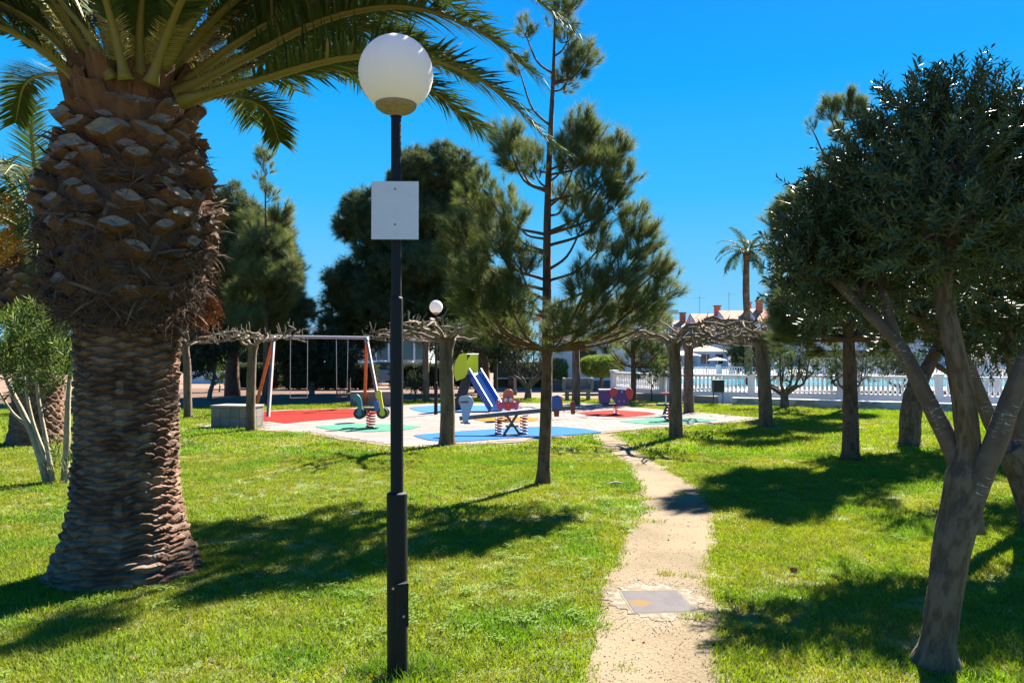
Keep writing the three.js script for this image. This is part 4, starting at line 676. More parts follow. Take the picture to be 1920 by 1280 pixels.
olive('near olive tree with forked leaning trunk at the right edge', V(H(1762, 1245, 4.05).x, 0, -4.05), { seed: 131, br: 0.026, per: 2900, scale: 0.84,
  stems: [[[[1755, 1262, 4.05], [1766, 1160, 4.05], [1788, 1020, 4.05], [1812, 910, 4.05], [1818, 850, 4.04], [1812, 770, 4.0], [1790, 660, 3.95], [1772, 540, 3.95], [1790, 440, 3.95], [1800, 330, 4.0]], 0.108, 0.026, (q) => q < 0.36 ? lerp(0.090, 0.106, smooth(0.12, 0.36, q)) : q < 0.46 ? lerp(0.106, 0.064, smooth(0.36, 0.46, q)) : lerp(0.064, 0.022, (q - 0.46) / 0.54)], [[[1822, 1000, 4.04], [1806, 890, 4.07], [1782, 830, 4.1], [1735, 740, 4.15], [1680, 640, 4.2], [1600, 560, 4.3], [1540, 500, 4.4]], 0.066, 0.022], [[[1800, 1000, 4.03], [1836, 900, 4.0], [1868, 830, 3.95], [1900, 740, 3.9], [1940, 640, 3.85], [1990, 520, 3.85]], 0.070, 0.03], [[[1680, 640, 4.2], [1660, 560, 4.3], [1640, 480, 4.4]], 0.034, 0.016], [[[1778, 520, 3.95], [1740, 440, 4.1], [1690, 360, 4.2]], 0.038, 0.016]],
  forks: [[1600, 560, 4.3], [1790, 440, 3.95], [1680, 640, 4.2], [1950, 620, 3.85], [1800, 330, 4.0], [1690, 380, 4.2]],
  lobes: [[1524, 450, 4.5, 44, 46, 60], [1508, 505, 4.4, 28, 40, 50], [1572, 378, 4.5, 42, 40, 60], [1646, 315, 4.4, 52, 46, 70], [1760, 440, 3.75, 80, 60, 50, 0.9], [1840, 420, 3.7, 80, 66, 50, 0.9], [1780, 330, 3.75, 80, 60, 50, 0.9], [1700, 400, 4.0, 70, 50, 50, 0.9], [1712, 240, 4.3, 60, 46, 80], [1790, 222, 4.2, 70, 46, 90], [1880, 262, 4.1, 66, 56, 90], [1960, 310, 4.0, 80, 70, 100], [1640, 400, 4.5, 84, 66, 100, 1.2], [1580, 480, 4.5, 76, 66, 90, 1.2], [1720, 330, 4.4, 96, 76, 120], [1850, 340, 4.3, 96, 76, 120], [1660, 500, 4.6, 86, 60, 90, 1.1], [1560, 545, 4.5, 56, 34, 60], [1900, 430, 4.5, 80, 70, 100], [1990, 450, 4.1, 80, 80, 100], [1750, 440, 4.7, 80, 60, 80, 0.9], [1820, 520, 4.9, 70, 50, 70, 0.8]] });
olive('second olive tree behind the near one with curved limbs', V(H(1945, 990, 7.3).x, 0, -7.3), { seed: 132, br: 0.032, per: 1300, scale: 1.15,
  stems: [[[[1945, 990, 7.3], [1930, 930, 7.3], [1908, 870, 7.3], [1890, 840, 7.3]], 0.13, 0.12], [[[1905, 880, 7.3], [1868, 810, 7.3], [1838, 740, 7.3], [1800, 660, 7.2], [1720, 600, 7.1]], 0.085, 0.035], [[[1908, 880, 7.3], [1912, 780, 7.3], [1900, 680, 7.3], [1880, 580, 7.3], [1870, 500, 7.3]], 0.085, 0.04], [[[1922, 900, 7.3], [1960, 820, 7.2], [2000, 700, 7.1], [2020, 600, 7.1]], 0.09, 0.04]],
  forks: [[1720, 600, 7.1], [1870, 500, 7.3], [1800, 660, 7.2], [2010, 640, 7.1]],
  lobes: [[1600, 555, 6.75, 52, 36, 60], [1560, 570, 6.6, 36, 26, 50], [1700, 520, 7.2, 66, 46, 70], [1650, 545, 6.9, 56, 40, 60], [1770, 480, 7.3, 70, 56, 80], [1830, 560, 7.4, 60, 46, 70], [1850, 450, 7.4, 80, 64, 80], [1760, 590, 7.2, 56, 32, 60], [1900, 540, 7.1, 70, 54, 80], [1970, 480, 7.2, 80, 70, 80], [1890, 620, 7.4, 50, 30, 60], [2040, 560, 7.2, 80, 70, 80], [1690, 600, 7.3, 46, 26, 50]] });
olive('farther olive with leaning trunk between the near olive limbs', V(H(1705, 832, 14.4).x, 0, -14.4), { seed: 133, br: 0.05, per: 420, scale: 1.8,
  stems: [[[[1705, 834, 14.4], [1708, 790, 14.4], [1715, 740, 14.4], [1728, 700, 14.4]], 0.2, 0.17], [[[1726, 715, 14.4], [1750, 670, 14.4], [1770, 620, 14.4], [1790, 560, 14.4]], 0.14, 0.06], [[[1722, 720, 14.4], [1690, 660, 14.4], [1660, 610, 14.4]], 0.11, 0.05], [[[1750, 680, 14.4], [1810, 720, 14.2], [1840, 745, 14.0]], 0.06, 0.03]],
  forks: [[1790, 560, 14.4], [1660, 610, 14.4], [1760, 640, 14.4]],
  lobes: [[1700, 560, 14.4, 70, 50], [1640, 590, 14.2, 50, 36], [1780, 560, 14.4, 80, 55], [1840, 600, 14.2, 60, 44], [1740, 500, 14.6, 80, 60], [1860, 520, 14.6, 80, 60], [1900, 620, 14.5, 60, 46], [1800, 640, 14.6, 50, 36], [1850, 655, 14.8, 44, 30], [1930, 660, 14.6, 50, 36]] });
// trees standing just outside the right edge, whose shade lies on the grass
olive('olive tree cut by the right edge of the lawn', V(7.6, 0, -10.6), { seed: 134, br: 0.04, per: 520, scale: 1.4,
  stems: [[[[2000, 880, 10.6], [1995, 800, 10.6], [1985, 700, 10.6], [1960, 600, 10.6]], 0.16, 0.07]], forks: [[1960, 600, 10.6], [1985, 660, 10.6]],
  lobes: [[1745, 572, 10.0, 50, 26, 50], [1820, 560, 10.1, 60, 34, 55], [1890, 556, 10.3, 60, 40, 60], [1960, 540, 10.5, 80, 50], [2040, 540, 10.6, 90, 60], [1980, 480, 10.6, 90, 60], [2090, 500, 10.8, 90, 70]] });

// distant wooded belt behind the street: one mass
{
  seed(141); const t = new THREE.Group(); t.name = 'distant_trees'; t.userData = { kind: 'stuff', label: 'distant belt of dark trees beyond the street on the left', category: 'trees' }; scene.add(t);
  const ls = []; for (let i = 0; i < 26; i++) { const x = lerp(-62, -3, i / 25) + rr(-1, 1), z = -84 - rr(0, 10), h = rr(2.6, 4.2); ls.push({ c: V(x, h * 0.52, z), r: [rr(2.2, 3.2), h * 0.5, 2] }); }
  lobes(t, ls, 120, darkSprigs, shrubMat, 3.4, { up: 0.4, name: 'foliage' });
}

// ================= lamps and furniture =================
const darkPaint = phys({ color: C(0.008, 0.009, 0.012), roughness: 0.55, specularIntensity: 0.45, bumpMap: texture(128, 0.2, (u, v) => 0.5 * vn(u * 60, v * 60, 701, 60) + 0.5 * fbm(u * 8, v * 8, 702, 4, 8)), bumpScale: 0.0015 });
const rustMat = std({ map: texture(128, 0.3, (u, v) => mix3([0.20, 0.13, 0.06], [0.34, 0.25, 0.14], fbm(u * 10, v * 10, 711, 4, 10)), true), roughness: 0.8 });
const opal = phys({ color: C(0.84, 0.79, 0.76), roughness: 1, transmission: 0.36, thickness: 0, specularIntensity: 0.4, map: texture(256, [1, 1], (u, v) => { const st = smooth(0.62, 0.9, fbm(u * 26, v * 2.0, 715, 3)), sp = smooth(0.92, 1, vn(u * 120, v * 80, 716)); return mix3(mix3([0.98, 0.98, 0.98], [0.90, 0.85, 0.78], st * 0.35), [0.55, 0.5, 0.42], sp * 0.35); }, true) });
const steel = std({ color: C(0.35, 0.36, 0.38), metalness: 0.9, roughness: 0.4 });
function lampPost(label, pos, tilt, full) {
  const t = thing('lamp_post', label, 'lamp post', pos, 'globe lamp posts'); t.rotation.z = tilt;
  const n = full ? 28 : 16;
  const sleeve = 0.95, joint = 1.97;
  part('base_sleeve', lathe([[0.0, -0.03], [0.0535, -0.03], [0.0535, sleeve - 0.006], [0.050, sleeve], [0.037, sleeve + 0.004], [0.0, sleeve + 0.004]], n), darkPaint, t);
  part('lower_pole', lathe([[0.0335, sleeve], [0.0335, joint - 0.008], [0.030, joint], [0.027, joint + 0.004]], n), darkPaint, t);
  part('upper_pole', lathe([[0.0265, joint], [0.0265, 2.92], [0.030, 2.925], [0.030, 2.935]], n), darkPaint, t);
  if (full) {
    const k = part('access_hatch', box(0.062, 0.225, 0.05, 0.028, 0.385, 0.042, 0.45, 0.004), darkPaint, t);
    part('screw', new THREE.CylinderGeometry(0.007, 0.007, 0.006, 10).rotateX(Math.PI / 2).rotateY(0.45).translate(0.042, 0.33, 0.062), steel, k);
    part('screw', new THREE.CylinderGeometry(0.007, 0.007, 0.006, 10).rotateX(Math.PI / 2).rotateY(-0.1).translate(-0.012, 0.47, 0.053), steel, k);
  }
  part('globe_holder', lathe([[0.028, 2.925], [0.034, 2.935], [0.05, 2.945], [0.085, 2.958], [0.106, 2.975], [0.109, 2.992], [0.100, 3.0], [0.0, 3.0]], full ? 40 : 20), rustMat, t);
  const gl = part('globe', new THREE.SphereGeometry(0.196, full ? 48 : 24, full ? 32 : 16).scale(1, 1.01, 1).translate(0, 3.157, 0), opal, t);
  if (full) { const s = part('lamp_socket', lathe([[0.0, 3.0], [0.026, 3.0], [0.026, 3.07], [0.02, 3.08], [0.034, 3.11], [0.036, 3.14], [0.02, 3.17], [0.0, 3.175]], 16), std({ color: C(0.62, 0.55, 0.45), roughness: 0.5 }), gl); }
  return t;
}
const lampPos = G(745, 1268);
lampPost('black lamp post with big white globe in the foreground', lampPos, 0.006, true);
{ // blank sign plate on the post
  const c = H(740.5, 394, -lampPos.z - 0.055), t = thing('blank_sign', 'blank white sign plate screwed to the near lamp post', 'sign', V(c.x, c.y - 0.152, c.z));
  const face = std({ color: C(0.62, 0.59, 0.62), roughness: 0.5, map: texture(256, 0.35, (u, v) => { const q = 0.93 + 0.10 * (fbm(u * 3, v * 9, 721, 4, 3) - 0.5) - 0.12 * smooth(0.8, 1, vn(u * 60, v * 60, 722, 60)); return [q, q, q]; }, true) });
  part('plate', box(0.245, 0.303, 0.004, 0, 0.1515, 0, 0.02, 0.0015), face, t);
  for (const y of [0.262, 0.078]) part('screw', new THREE.SphereGeometry(0.0052, 10, 6).scale(1, 1, 0.5).translate(0.0, y, 0.0035), std({ color: C(0.16, 0.16, 0.17), metalness: 0.5, roughness: 0.5 }), t);
  part('bracket', merge([box(0.06, 0.02, 0.022, 0, 0.262, -0.013), box(0.06, 0.02, 0.022, 0, 0.078, -0.013)]), darkPaint, t);
}
lampPost('black globe lamp post standing on the playground paving', G(817, 778), 0, false);
lampPost('small far globe lamp before the white building', V((1139 - 960) / FOC * 46, 0, -46), 0, false);

// ---- block bench on its slab ----
const blockTex = texture(256, 0.8, (u, v) => mix3([0.16, 0.14, 0.12], [0.24, 0.215, 0.19], clamp(fbm(u * 8, v * 8, 731, 5, 8) * 0.8 + vn(u * 90, v * 90, 732, 90) * 0.3, 0, 1)), true);
const blockMat = std({ map: blockTex, roughness: 0.95, bumpMap: blockTex, bumpScale: 0.004 }), block2 = std({ map: blockTex, color: C(0.86, 0.86, 0.88), roughness: 0.95, bumpMap: blockTex, bumpScale: 0.004 });
struct('concrete_slab', (() => { const g = sheet([[357, 797], [392, 791], [480, 789], [482, 806], [440, 804.5], [395, 803.5]].map(([x, y]) => G(x, y)), 0.006); return g; })(), std({ map: blockTex, color: C(1.1, 1.05, 1.0), roughness: 1 }), 'pale concrete slab under the block bench');
function blockBench(label, x, z, w, d, h, ry, cols, rows) {
  const t = thing('block_bench', label, 'bench', V(x, 0, z), 'concrete block benches'); t.rotation.y = ry;
  part('core', box(w - 0.05, h - 0.05, d - 0.05, 0, h / 2 - 0.02, 0), block2, t);
  const bw = w / cols, bh = (h - 0.06) / rows;
  for (let r = 0; r < rows; r++) for (let c = 0; c < cols; c++) for (const s of [-1, 1]) part('block', box(bw - 0.007, bh - 0.007, 0.05, -w / 2 + (c + 0.5) * bw, 0.012 + (r + 0.5) * bh, s * (d / 2 - 0.026), 0, 0.004), (r + c) % 3 ? blockMat : block2, t);
  const dc = Math.max(1, Math.round(d / bw)), dw = (d - 0.11) / dc;
  for (let r = 0; r < rows; r++) for (let c = 0; c < dc; c++) for (const s of [-1, 1]) part('block', box(0.05, bh - 0.007, dw - 0.007, s * (w / 2 - 0.03), 0.012 + (r + 0.5) * bh, -d / 2 + 0.055 + (c + 0.5) * dw, 0, 0.004), (r + c) % 2 ? blockMat : block2, t);
  part('coping', box(w + 0.03, 0.05, d + 0.03, 0, h - 0.02, 0, 0, 0.008), std({ map: blockTex, color: C(1.25, 1.2, 1.12), roughness: 0.9 }), t);
}
blockBench('grey concrete block bench beside the bare plane on the grass edge', -6.63, -18.05, 1.02, 0.62, 0.53, -0.22, 4, 2);
blockBench('long grey block bench behind the motorbike spring rider', -4.75, -26.2, 1.75, 0.6, 0.5, 0.06, 6, 2);

// ---- swing set ----
{
  const L = V(-7.31, 2.32, -22.9), Rr = V(-4.74, 2.32, -24.3), base = V((L.x + Rr.x) / 2, 0, (L.z + Rr.z) / 2), t = thing('swing_set', 'swing set with grey crossbar and orange rear legs', 'swing set', base), A = L.clone().sub(base), B = Rr.clone().sub(base);
  const galv = std({ color: C(0.26, 0.26, 0.29), metalness: 0.2, roughness: 0.45 }), greyLeg = std({ color: C(0.20, 0.13, 0.11), roughness: 0.6 }), wood = std({ color: C(0.50, 0.11, 0.03), roughness: 0.65, bumpMap: texture(128, [0.1, 0.6], (u, v) => fbm(u * 20, v * 3, 741, 4)), bumpScale: 0.003 });
  const dir = B.clone().sub(A).normalize();
  part('crossbar', bar(A.clone().addScaledVector(dir, -0.1), B.clone().addScaledVector(dir, 0.1), 0.052, 14), galv, t);
  for (const [top, px, d, m] of [[A, 503, 20.9, greyLeg], [A, 479, 25.0, wood], [B, 714, 22.4, greyLeg], [B, 684, 26.0, wood]]) { const f = V((px - 960) / FOC * d, 0, -d).sub(base), tp = top.clone().lerp(f, 0.02); const l = part('leg', bar(f.clone().add(V(0, -0.03, 0)), tp, 0.058, 12, 0.052), m, t); part('leg_cap', bar(top.clone().lerp(f, 0.005), top.clone().lerp(f, 0.055), 0.066, 12), galv, l); }
  const chain = std({ color: C(0.42, 0.42, 0.44), metalness: 0.7, roughness: 0.45 }), rubber = std({ color: C(0.02, 0.02, 0.022), roughness: 0.7 });
  const at = (q) => A.clone().lerp(B, q);
  for (const [q0, q1, y] of [[0.17, 0.35, 0.42]]) { const s = part('swing_seat', (() => { const a = at(q0), b = at(q1), g = box(a.distanceTo(b), 0.03, 0.18, 0, 0, 0, 0, 0.012); g.rotateY(Math.atan2(-(b.z - a.z), b.x - a.x)); g.translate((a.x + b.x) / 2, y, (a.z + b.z) / 2); return g; })(), rubber, t); for (const q of [q0, q1]) part('chain', bar(at(q), V(at(q).x, y, at(q).z), 0.009, 5), chain, s); }
  { const q0 = 0.66, q1 = 0.79, y = 0.42, a = at(q0), b = at(q1), c = a.clone().lerp(b, 0.5); const g = []; for (let i = 0; i < 8; i++) { const an = i / 8 * 6.283, x = c.x + 0.17 * Math.cos(an), z = c.z + 0.17 * Math.sin(an); g.push(bar(V(x, y, z), V(x, y + 0.24, z), 0.012, 5)); } g.push(new THREE.TorusGeometry(0.17, 0.018, 6, 20).rotateX(Math.PI / 2).translate(c.x, y + 0.25, c.z)); g.push(new THREE.CylinderGeometry(0.18, 0.16, 0.03, 16).translate(c.x, y, c.z)); const s = part('cradle_seat', merge(g), rubber, t); for (const [p, k] of [[a, -1], [b, 1]]) part('chain', bar(V(p.x, 2.3, p.z), V(c.x + k * 0.17 * dir.x, y + 0.25, c.z + k * 0.17 * dir.z), 0.009, 5), chain, s); }
}
// ---- helpers for play equipment ----
const paint = (r, g, b, rough = 0.4) => phys({ color: C(r, g, b), roughness: rough, clearcoat: 0.3, clearcoatRoughness: 0.3, bumpMap: scuff, bumpScale: 0.0008 });
const scuff = texture(128, 0.5, (u, v) => 0.5 * fbm(u * 10, v * 10, 751, 4, 10) + 0.5 * vn(u * 50, v * 50, 752, 50));
const red = paint(0.42, 0.03, 0.035), darkRed = paint(0.22, 0.025, 0.03), teal = paint(0.015, 0.16, 0.20), yellow = paint(0.55, 0.50, 0.02), blue = paint(0.02, 0.09, 0.36), black = paint(0.012, 0.012, 0.014, 0.6), grey = paint(0.09, 0.10, 0.11, 0.5), purple = paint(0.055, 0.02, 0.17), whiteP = paint(0.62, 0.64, 0.66), pink = paint(0.42, 0.05, 0.13), orange = paint(0.50, 0.13, 0.035), lime = paint(0.55, 0.62, 0.008), paleBlue = paint(0.34, 0.42, 0.52);
function coil(x, z, y0, y1, r, turns, wire = 0.014) { const p = []; const n = turns * 14; for (let i = 0; i <= n; i++) { const a = i / 14 * 2 * Math.PI; p.push(V(x + Math.cos(a) * r, lerp(y0, y1, i / n), z + Math.sin(a) * r)); } return tube(p, wire, 6); }
const shape = (pts, closed = true) => { const s = new THREE.Shape(); const c = new THREE.SplineCurve(pts.map(([x, y]) => new THREE.Vector2(x, y)).concat([new THREE.Vector2(...pts[0])])); s.setFromPoints(c.getPoints(pts.length * 5)); return s; };
const poly = (pts) => new THREE.Shape(pts.map(([x, y]) => new THREE.Vector2(x, y)));
const panel = (pts, depth, x, y, z, ry = 0, round = true) => { const g = extrude(round ? shape(pts) : poly(pts), depth, 0.005); if (ry) g.rotateY(ry); g.translate(x, y, z); return g; };

// ---- motorbike spring rider ----
{
  const p = G(695, 803), t = thing('spring_rider', 'motorbike shaped spring rider in teal and yellow on red coil', 'spring rider', p, 'spring riders');
  part('spring', merge([coil(0, 0, 0.03, 0.42, 0.10, 6, 0.016), new THREE.CylinderGeometry(0.12, 0.12, 0.02, 20).translate(0, 0.03, 0), new THREE.CylinderGeometry(0.11, 0.11, 0.02, 20).translate(0, 0.43, 0)]), red, t);
  part('saddle_beam', box(0.62, 0.05, 0.16, 0, 0.465, 0, 0, 0.015), black, t);
  for (const [x, m, y] of [[-0.25, teal, 0.36], [0.29, yellow, 0.37]]) { const w = part('wheel', merge([new THREE.CylinderGeometry(0.135, 0.135, 0.05, 28).rotateX(Math.PI / 2).translate(x, y, 0.11), new THREE.CylinderGeometry(0.135, 0.135, 0.05, 28).rotateX(Math.PI / 2).translate(x, y, -0.11)]), black, t); part('hub', merge([new THREE.CylinderGeometry(0.065, 0.07, 0.02, 20).rotateX(Math.PI / 2).translate(x, y, 0.146), new THREE.CylinderGeometry(0.014, 0.014, 0.03, 10).rotateX(Math.PI / 2).translate(x, y, 0.156)]), m, w); }
  part('rear_shield', panel([[-0.38, 0.66], [-0.40, 0.74], [-0.36, 0.80], [-0.28, 0.80], [-0.22, 0.72], [-0.19, 0.60], [-0.19, 0.46], [-0.21, 0.36], [-0.27, 0.33], [-0.28, 0.44], [-0.27, 0.56], [-0.31, 0.66]], 0.05, 0, 0, 0.13), teal, t);
  part('front_fork', panel([[0.14, 0.86], [0.20, 0.90], [0.26, 0.88], [0.27, 0.78], [0.29, 0.66], [0.32, 0.50], [0.34, 0.38], [0.29, 0.33], [0.25, 0.40], [0.24, 0.56], [0.21, 0.68], [0.15, 0.74]], 0.05, 0, 0, 0.13), yellow, t);
  part('side_cover', panel([[0.11, 0.64], [0.16, 0.66], [0.20, 0.60], [0.21, 0.46], [0.16, 0.40], [0.11, 0.48]], 0.06, 0, 0, 0.145), blue, t);
  part('handlebar', merge([bar(V(0.2, 0.84, -0.24), V(0.2, 0.84, 0.24), 0.014, 8), bar(V(0.02, 0.40, -0.22), V(0.02, 0.40, 0.22), 0.012, 8)]), steel, t);
}
// ---- seesaw on two springs ----
{
  const p = G(960, 816), t = thing('seesaw', 'grey seesaw beam on two red coil springs', 'seesaw', p); t.rotation.y = 0.02;
  const A = V(-1.13, 0.365, 0), B = V(1.36, 0.60, 0), dir = B.clone().sub(A).normalize(), ang = Math.atan2(dir.y, dir.x);
  { const g = box(A.distanceTo(B), 0.09, 0.10, 0, 0, 0, 0, 0.015); g.rotateZ(ang); g.translate((A.x + B.x) / 2, (A.y + B.y) / 2, 0); part('beam', g, grey, t); }
  part('beam_top', (() => { const g = box(1.2, 0.012, 0.11, 0, 0.05, 0, 0, 0.004); g.rotateZ(ang); g.translate((A.x + B.x) / 2 + 0.02, (A.y + B.y) / 2, 0); return g; })(), whiteP, t);
  for (const x of [-0.28, 0.26]) part('spring', merge([coil(x, 0, 0.03, 0.40 + x * 0.09, 0.078, 6, 0.014), new THREE.CylinderGeometry(0.095, 0.095, 0.025, 18).translate(x, 0.03, 0)]), darkRed, t);
  part('cross_support', merge([bar(V(-0.17, 0.02, 0.06), V(0.12, 0.46, 0.06), 0.026, 8), bar(V(0.17, 0.02, 0.06), V(-0.12, 0.44, 0.06), 0.026, 8), bar(V(-0.17, 0.02, -0.06), V(0.12, 0.46, -0.06), 0.026, 8), bar(V(0.17, 0.02, -0.06), V(-0.12, 0.44, -0.06), 0.026, 8), box(0.42, 0.03, 0.2, 0, 0.02, 0), bar(V(-0.14, 0.20, 0.06), V(0.14, 0.20, 0.06), 0.022, 8)]), grey, t);
  const shield = [[-0.15, 0.30], [-0.14, 0.40], [-0.02, 0.43], [0.08, 0.42], [0.15, 0.30], [0.10, 0.14], [0.05, -0.04], [0.03, -0.14], [-0.05, -0.16], [-0.08, -0.02], [-0.10, 0.14]];
  const s1 = part('seat_shield', panel(shield, 0.03, -0.98, 0.42, 0.085), paleBlue, t, 'pale blue seat shield'); part('handgrip', merge([bar(V(-1.16, 0.72, 0.08), V(-0.94, 0.72, 0.14), 0.016, 8), bar(V(-1.10, 0.28, 0.04), V(-0.90, 0.27, 0.16), 0.018, 8)]), darkRed, s1);
  const s2 = part('seat_shield', panel([[-0.14, -0.02], [-0.14, 0.20], [-0.05, 0.25], [0.06, 0.25], [0.09, 0.1], [0.08, -0.02]], 0.03, 0.96, 0.60, 0.085), blue, t, 'blue seat shield'); part('handgrip', merge([bar(V(0.99, 0.80, 0.05), V(1.10, 0.80, 0.05), 0.02, 8), bar(V(1.05, 0.84, 0.02), V(1.08, 0.62, 0.02), 0.02, 8)]), red, s2);
  part('footrest', merge([panel([[-0.06, 0], [0.06, 0], [0.05, -0.15], [-0.04, -0.15]], 0.05, 0.95, 0.56, 0.07, 0, false), panel([[-0.05, 0.10], [0.03, 0.14], [0.06, 0.05], [0.04, -0.14], [-0.03, -0.14]], 0.05, 1.30, 0.60, 0.07, 0, false)]), darkRed, t);
}
// ---- octopus spring rider ----
{
  const p = G(953, 789), t = thing('spring_rider', 'pink and orange octopus spring rider with white eyes behind the seesaw', 'spring rider', p, 'spring riders'); const k = 1.0;
  part('spring', merge([coil(0, 0, 0.02, 0.34, 0.09, 5, 0.014), new THREE.CylinderGeometry(0.11, 0.11, 0.02, 18).translate(0, 0.02, 0)]), red, t);
  const b = part('body_panel', panel([[-0.26, 0.30], [-0.30, 0.40], [-0.31, 0.52], [-0.27, 0.56], [-0.2, 0.50], [-0.11, 0.52], [0.11, 0.52], [0.20, 0.50], [0.28, 0.57], [0.32, 0.52], [0.28, 0.46], [0.26, 0.36], [0.22, 0.29], [0.12, 0.33], [0, 0.30], [-0.12, 0.33]], 0.06, 0, 0, 0.06), pink, t);
  part('mouth', panel([[-0.1, 0.48], [0.1, 0.48], [0.08, 0.36], [-0.08, 0.36]], 0.02, 0, 0, 0.105), red, b);
  part('suction_cup', merge([[-0.25, 0.48], [-0.2, 0.38], [0.22, 0.42], [0.16, 0.36], [0.0, 0.42]].map(([x, y]) => new THREE.SphereGeometry(0.018, 10, 6).scale(1, 1, 0.4).translate(x, y, 0.125))), paint(0.5, 0.2, 0.25), b);
  const h = part('head_panel', panel([[-0.13, 0.46], [-0.14, 0.62], [-0.12, 0.76], [-0.05, 0.83], [0.05, 0.83], [0.12, 0.76], [0.14, 0.62], [0.13, 0.46]], 0.05, 0, 0, 0.0), orange, t);
  for (const x of [-0.062, 0.062]) { const e = part('eye', new THREE.SphereGeometry(0.045, 16, 10).scale(1, 1.15, 0.35).translate(x, 0.56, 0.105), whiteP, h); part('pupil', new THREE.SphereGeometry(0.018, 10, 8).scale(1, 1, 0.4).translate(x + 0.008, 0.545, 0.12), black, e); }
  part('head_pattern', merge([[-0.05, 0.74], [0.05, 0.72], [0, 0.66], [-0.08, 0.66], [0.09, 0.65]].map(([x, y]) => new THREE.TorusGeometry(0.035, 0.008, 6, 14).translate(x, y, 0.032))), pink, h);
}
// ---- elephant spring rider ----
{
  const p = G(1155, 777), t = thing('spring_rider', 'purple elephant spring rider with red ears', 'spring rider', p, 'spring riders');
  part('spring', merge([coil(0, 0, 0.02, 0.30, 0.06, 5, 0.014), new THREE.CylinderGeometry(0.1, 0.1, 0.02, 18).translate(0, 0.02, 0)]), paint(0.45, 0.10, 0.09), t);
  const f = part('face_panel', panel([[-0.21, 0.50], [-0.2, 0.62], [-0.10, 0.70], [0.0, 0.72], [0.20, 0.70], [0.27, 0.60], [0.28, 0.46], [0.22, 0.32], [0.10, 0.25], [-0.04, 0.25], [-0.15, 0.34]], 0.06, 0.10, 0.02, 0.16), purple, t);
  part('ear', panel([[-0.26, 0.52], [-0.30, 0.64], [-0.25, 0.76], [-0.14, 0.76], [-0.08, 0.66], [-0.14, 0.54]], 0.03, 0.10, 0.02, 0.20), red, f); part('ear', panel([[0.18, 0.56], [0.16, 0.68], [0.22, 0.76], [0.32, 0.74], [0.38, 0.62], [0.34, 0.46], [0.26, 0.44]], 0.03, 0.10, 0.02, 0.20), red, f);
  part('tusk', merge([new THREE.SphereGeometry(0.022, 10, 8).scale(0.7, 1, 0.5).translate(0.07, 0.40, 0.20), new THREE.SphereGeometry(0.022, 10, 8).scale(0.7, 1, 0.5).translate(0.21, 0.40, 0.20), new THREE.SphereGeometry(0.03, 10, 8).scale(0.5, 1, 0.5).translate(0.15, 0.68, 0.20)]), whiteP, f);
  part('side_drum', panel([[-0.50, 0.70], [-0.14, 0.70], [-0.16, 0.40], [-0.22, 0.27], [-0.42, 0.27], [-0.50, 0.42]], 0.05, 0, 0.02, -0.06), purple, t);
  part('saddle', merge([box(0.36, 0.04, 0.34, -0.32, 0.73, -0.05, 0, 0.01), box(0.3, 0.04, 0.1, 0.16, 0.75, 0.03, 0, 0.01)]), whiteP, t);
  part('base_plate', box(0.6, 0.05, 0.2, -0.1, 0.30, 0, 0, 0.01), black, t);
}
// ---- scooter spring rider beside the path plane ----
{
  const p = G(1254, 790), t = thing('spring_rider', 'scooter spring rider with red handlebar half hidden by the plane trunk', 'spring rider', p, 'spring riders');
  part('spring', merge([coil(0.02, 0, 0.02, 0.40, 0.09, 5, 0.02), new THREE.CylinderGeometry(0.11, 0.11, 0.02, 18).translate(0.02, 0.02, 0)]), red, t);
  part('seat_beam', box(0.62, 0.06, 0.16, 0.0, 0.44, 0, 0, 0.015), black, t);
  part('front_leg', panel([[-0.06, 0.46], [-0.02, 0.46], [-0.10, 0.20], [-0.17, 0.18]], 0.06, 0, 0, 0.05, 0, false), grey, t);
  part('steering_post', bar(V(-0.07, 0.44, 0), V(-0.07, 0.72, 0), 0.018, 8), whiteP, t);
  part('handlebar', panel([[-0.20, 0.70], [-0.20, 0.745], [0.10, 0.755], [0.10, 0.71]], 0.12, 0, 0, 0, 0, false), red, t);
  part('side_panel', panel([[0.0, 0.42], [0.02, 0.50], [0.14, 0.50], [0.18, 0.42], [0.12, 0.32], [0.04, 0.30]], 0.04, 0, 0, 0.10), darkRed, t);
  part('rear_seat', box(0.22, 0.05, 0.2, 0.26, 0.50, 0, 0, 0.015), black, t);
}
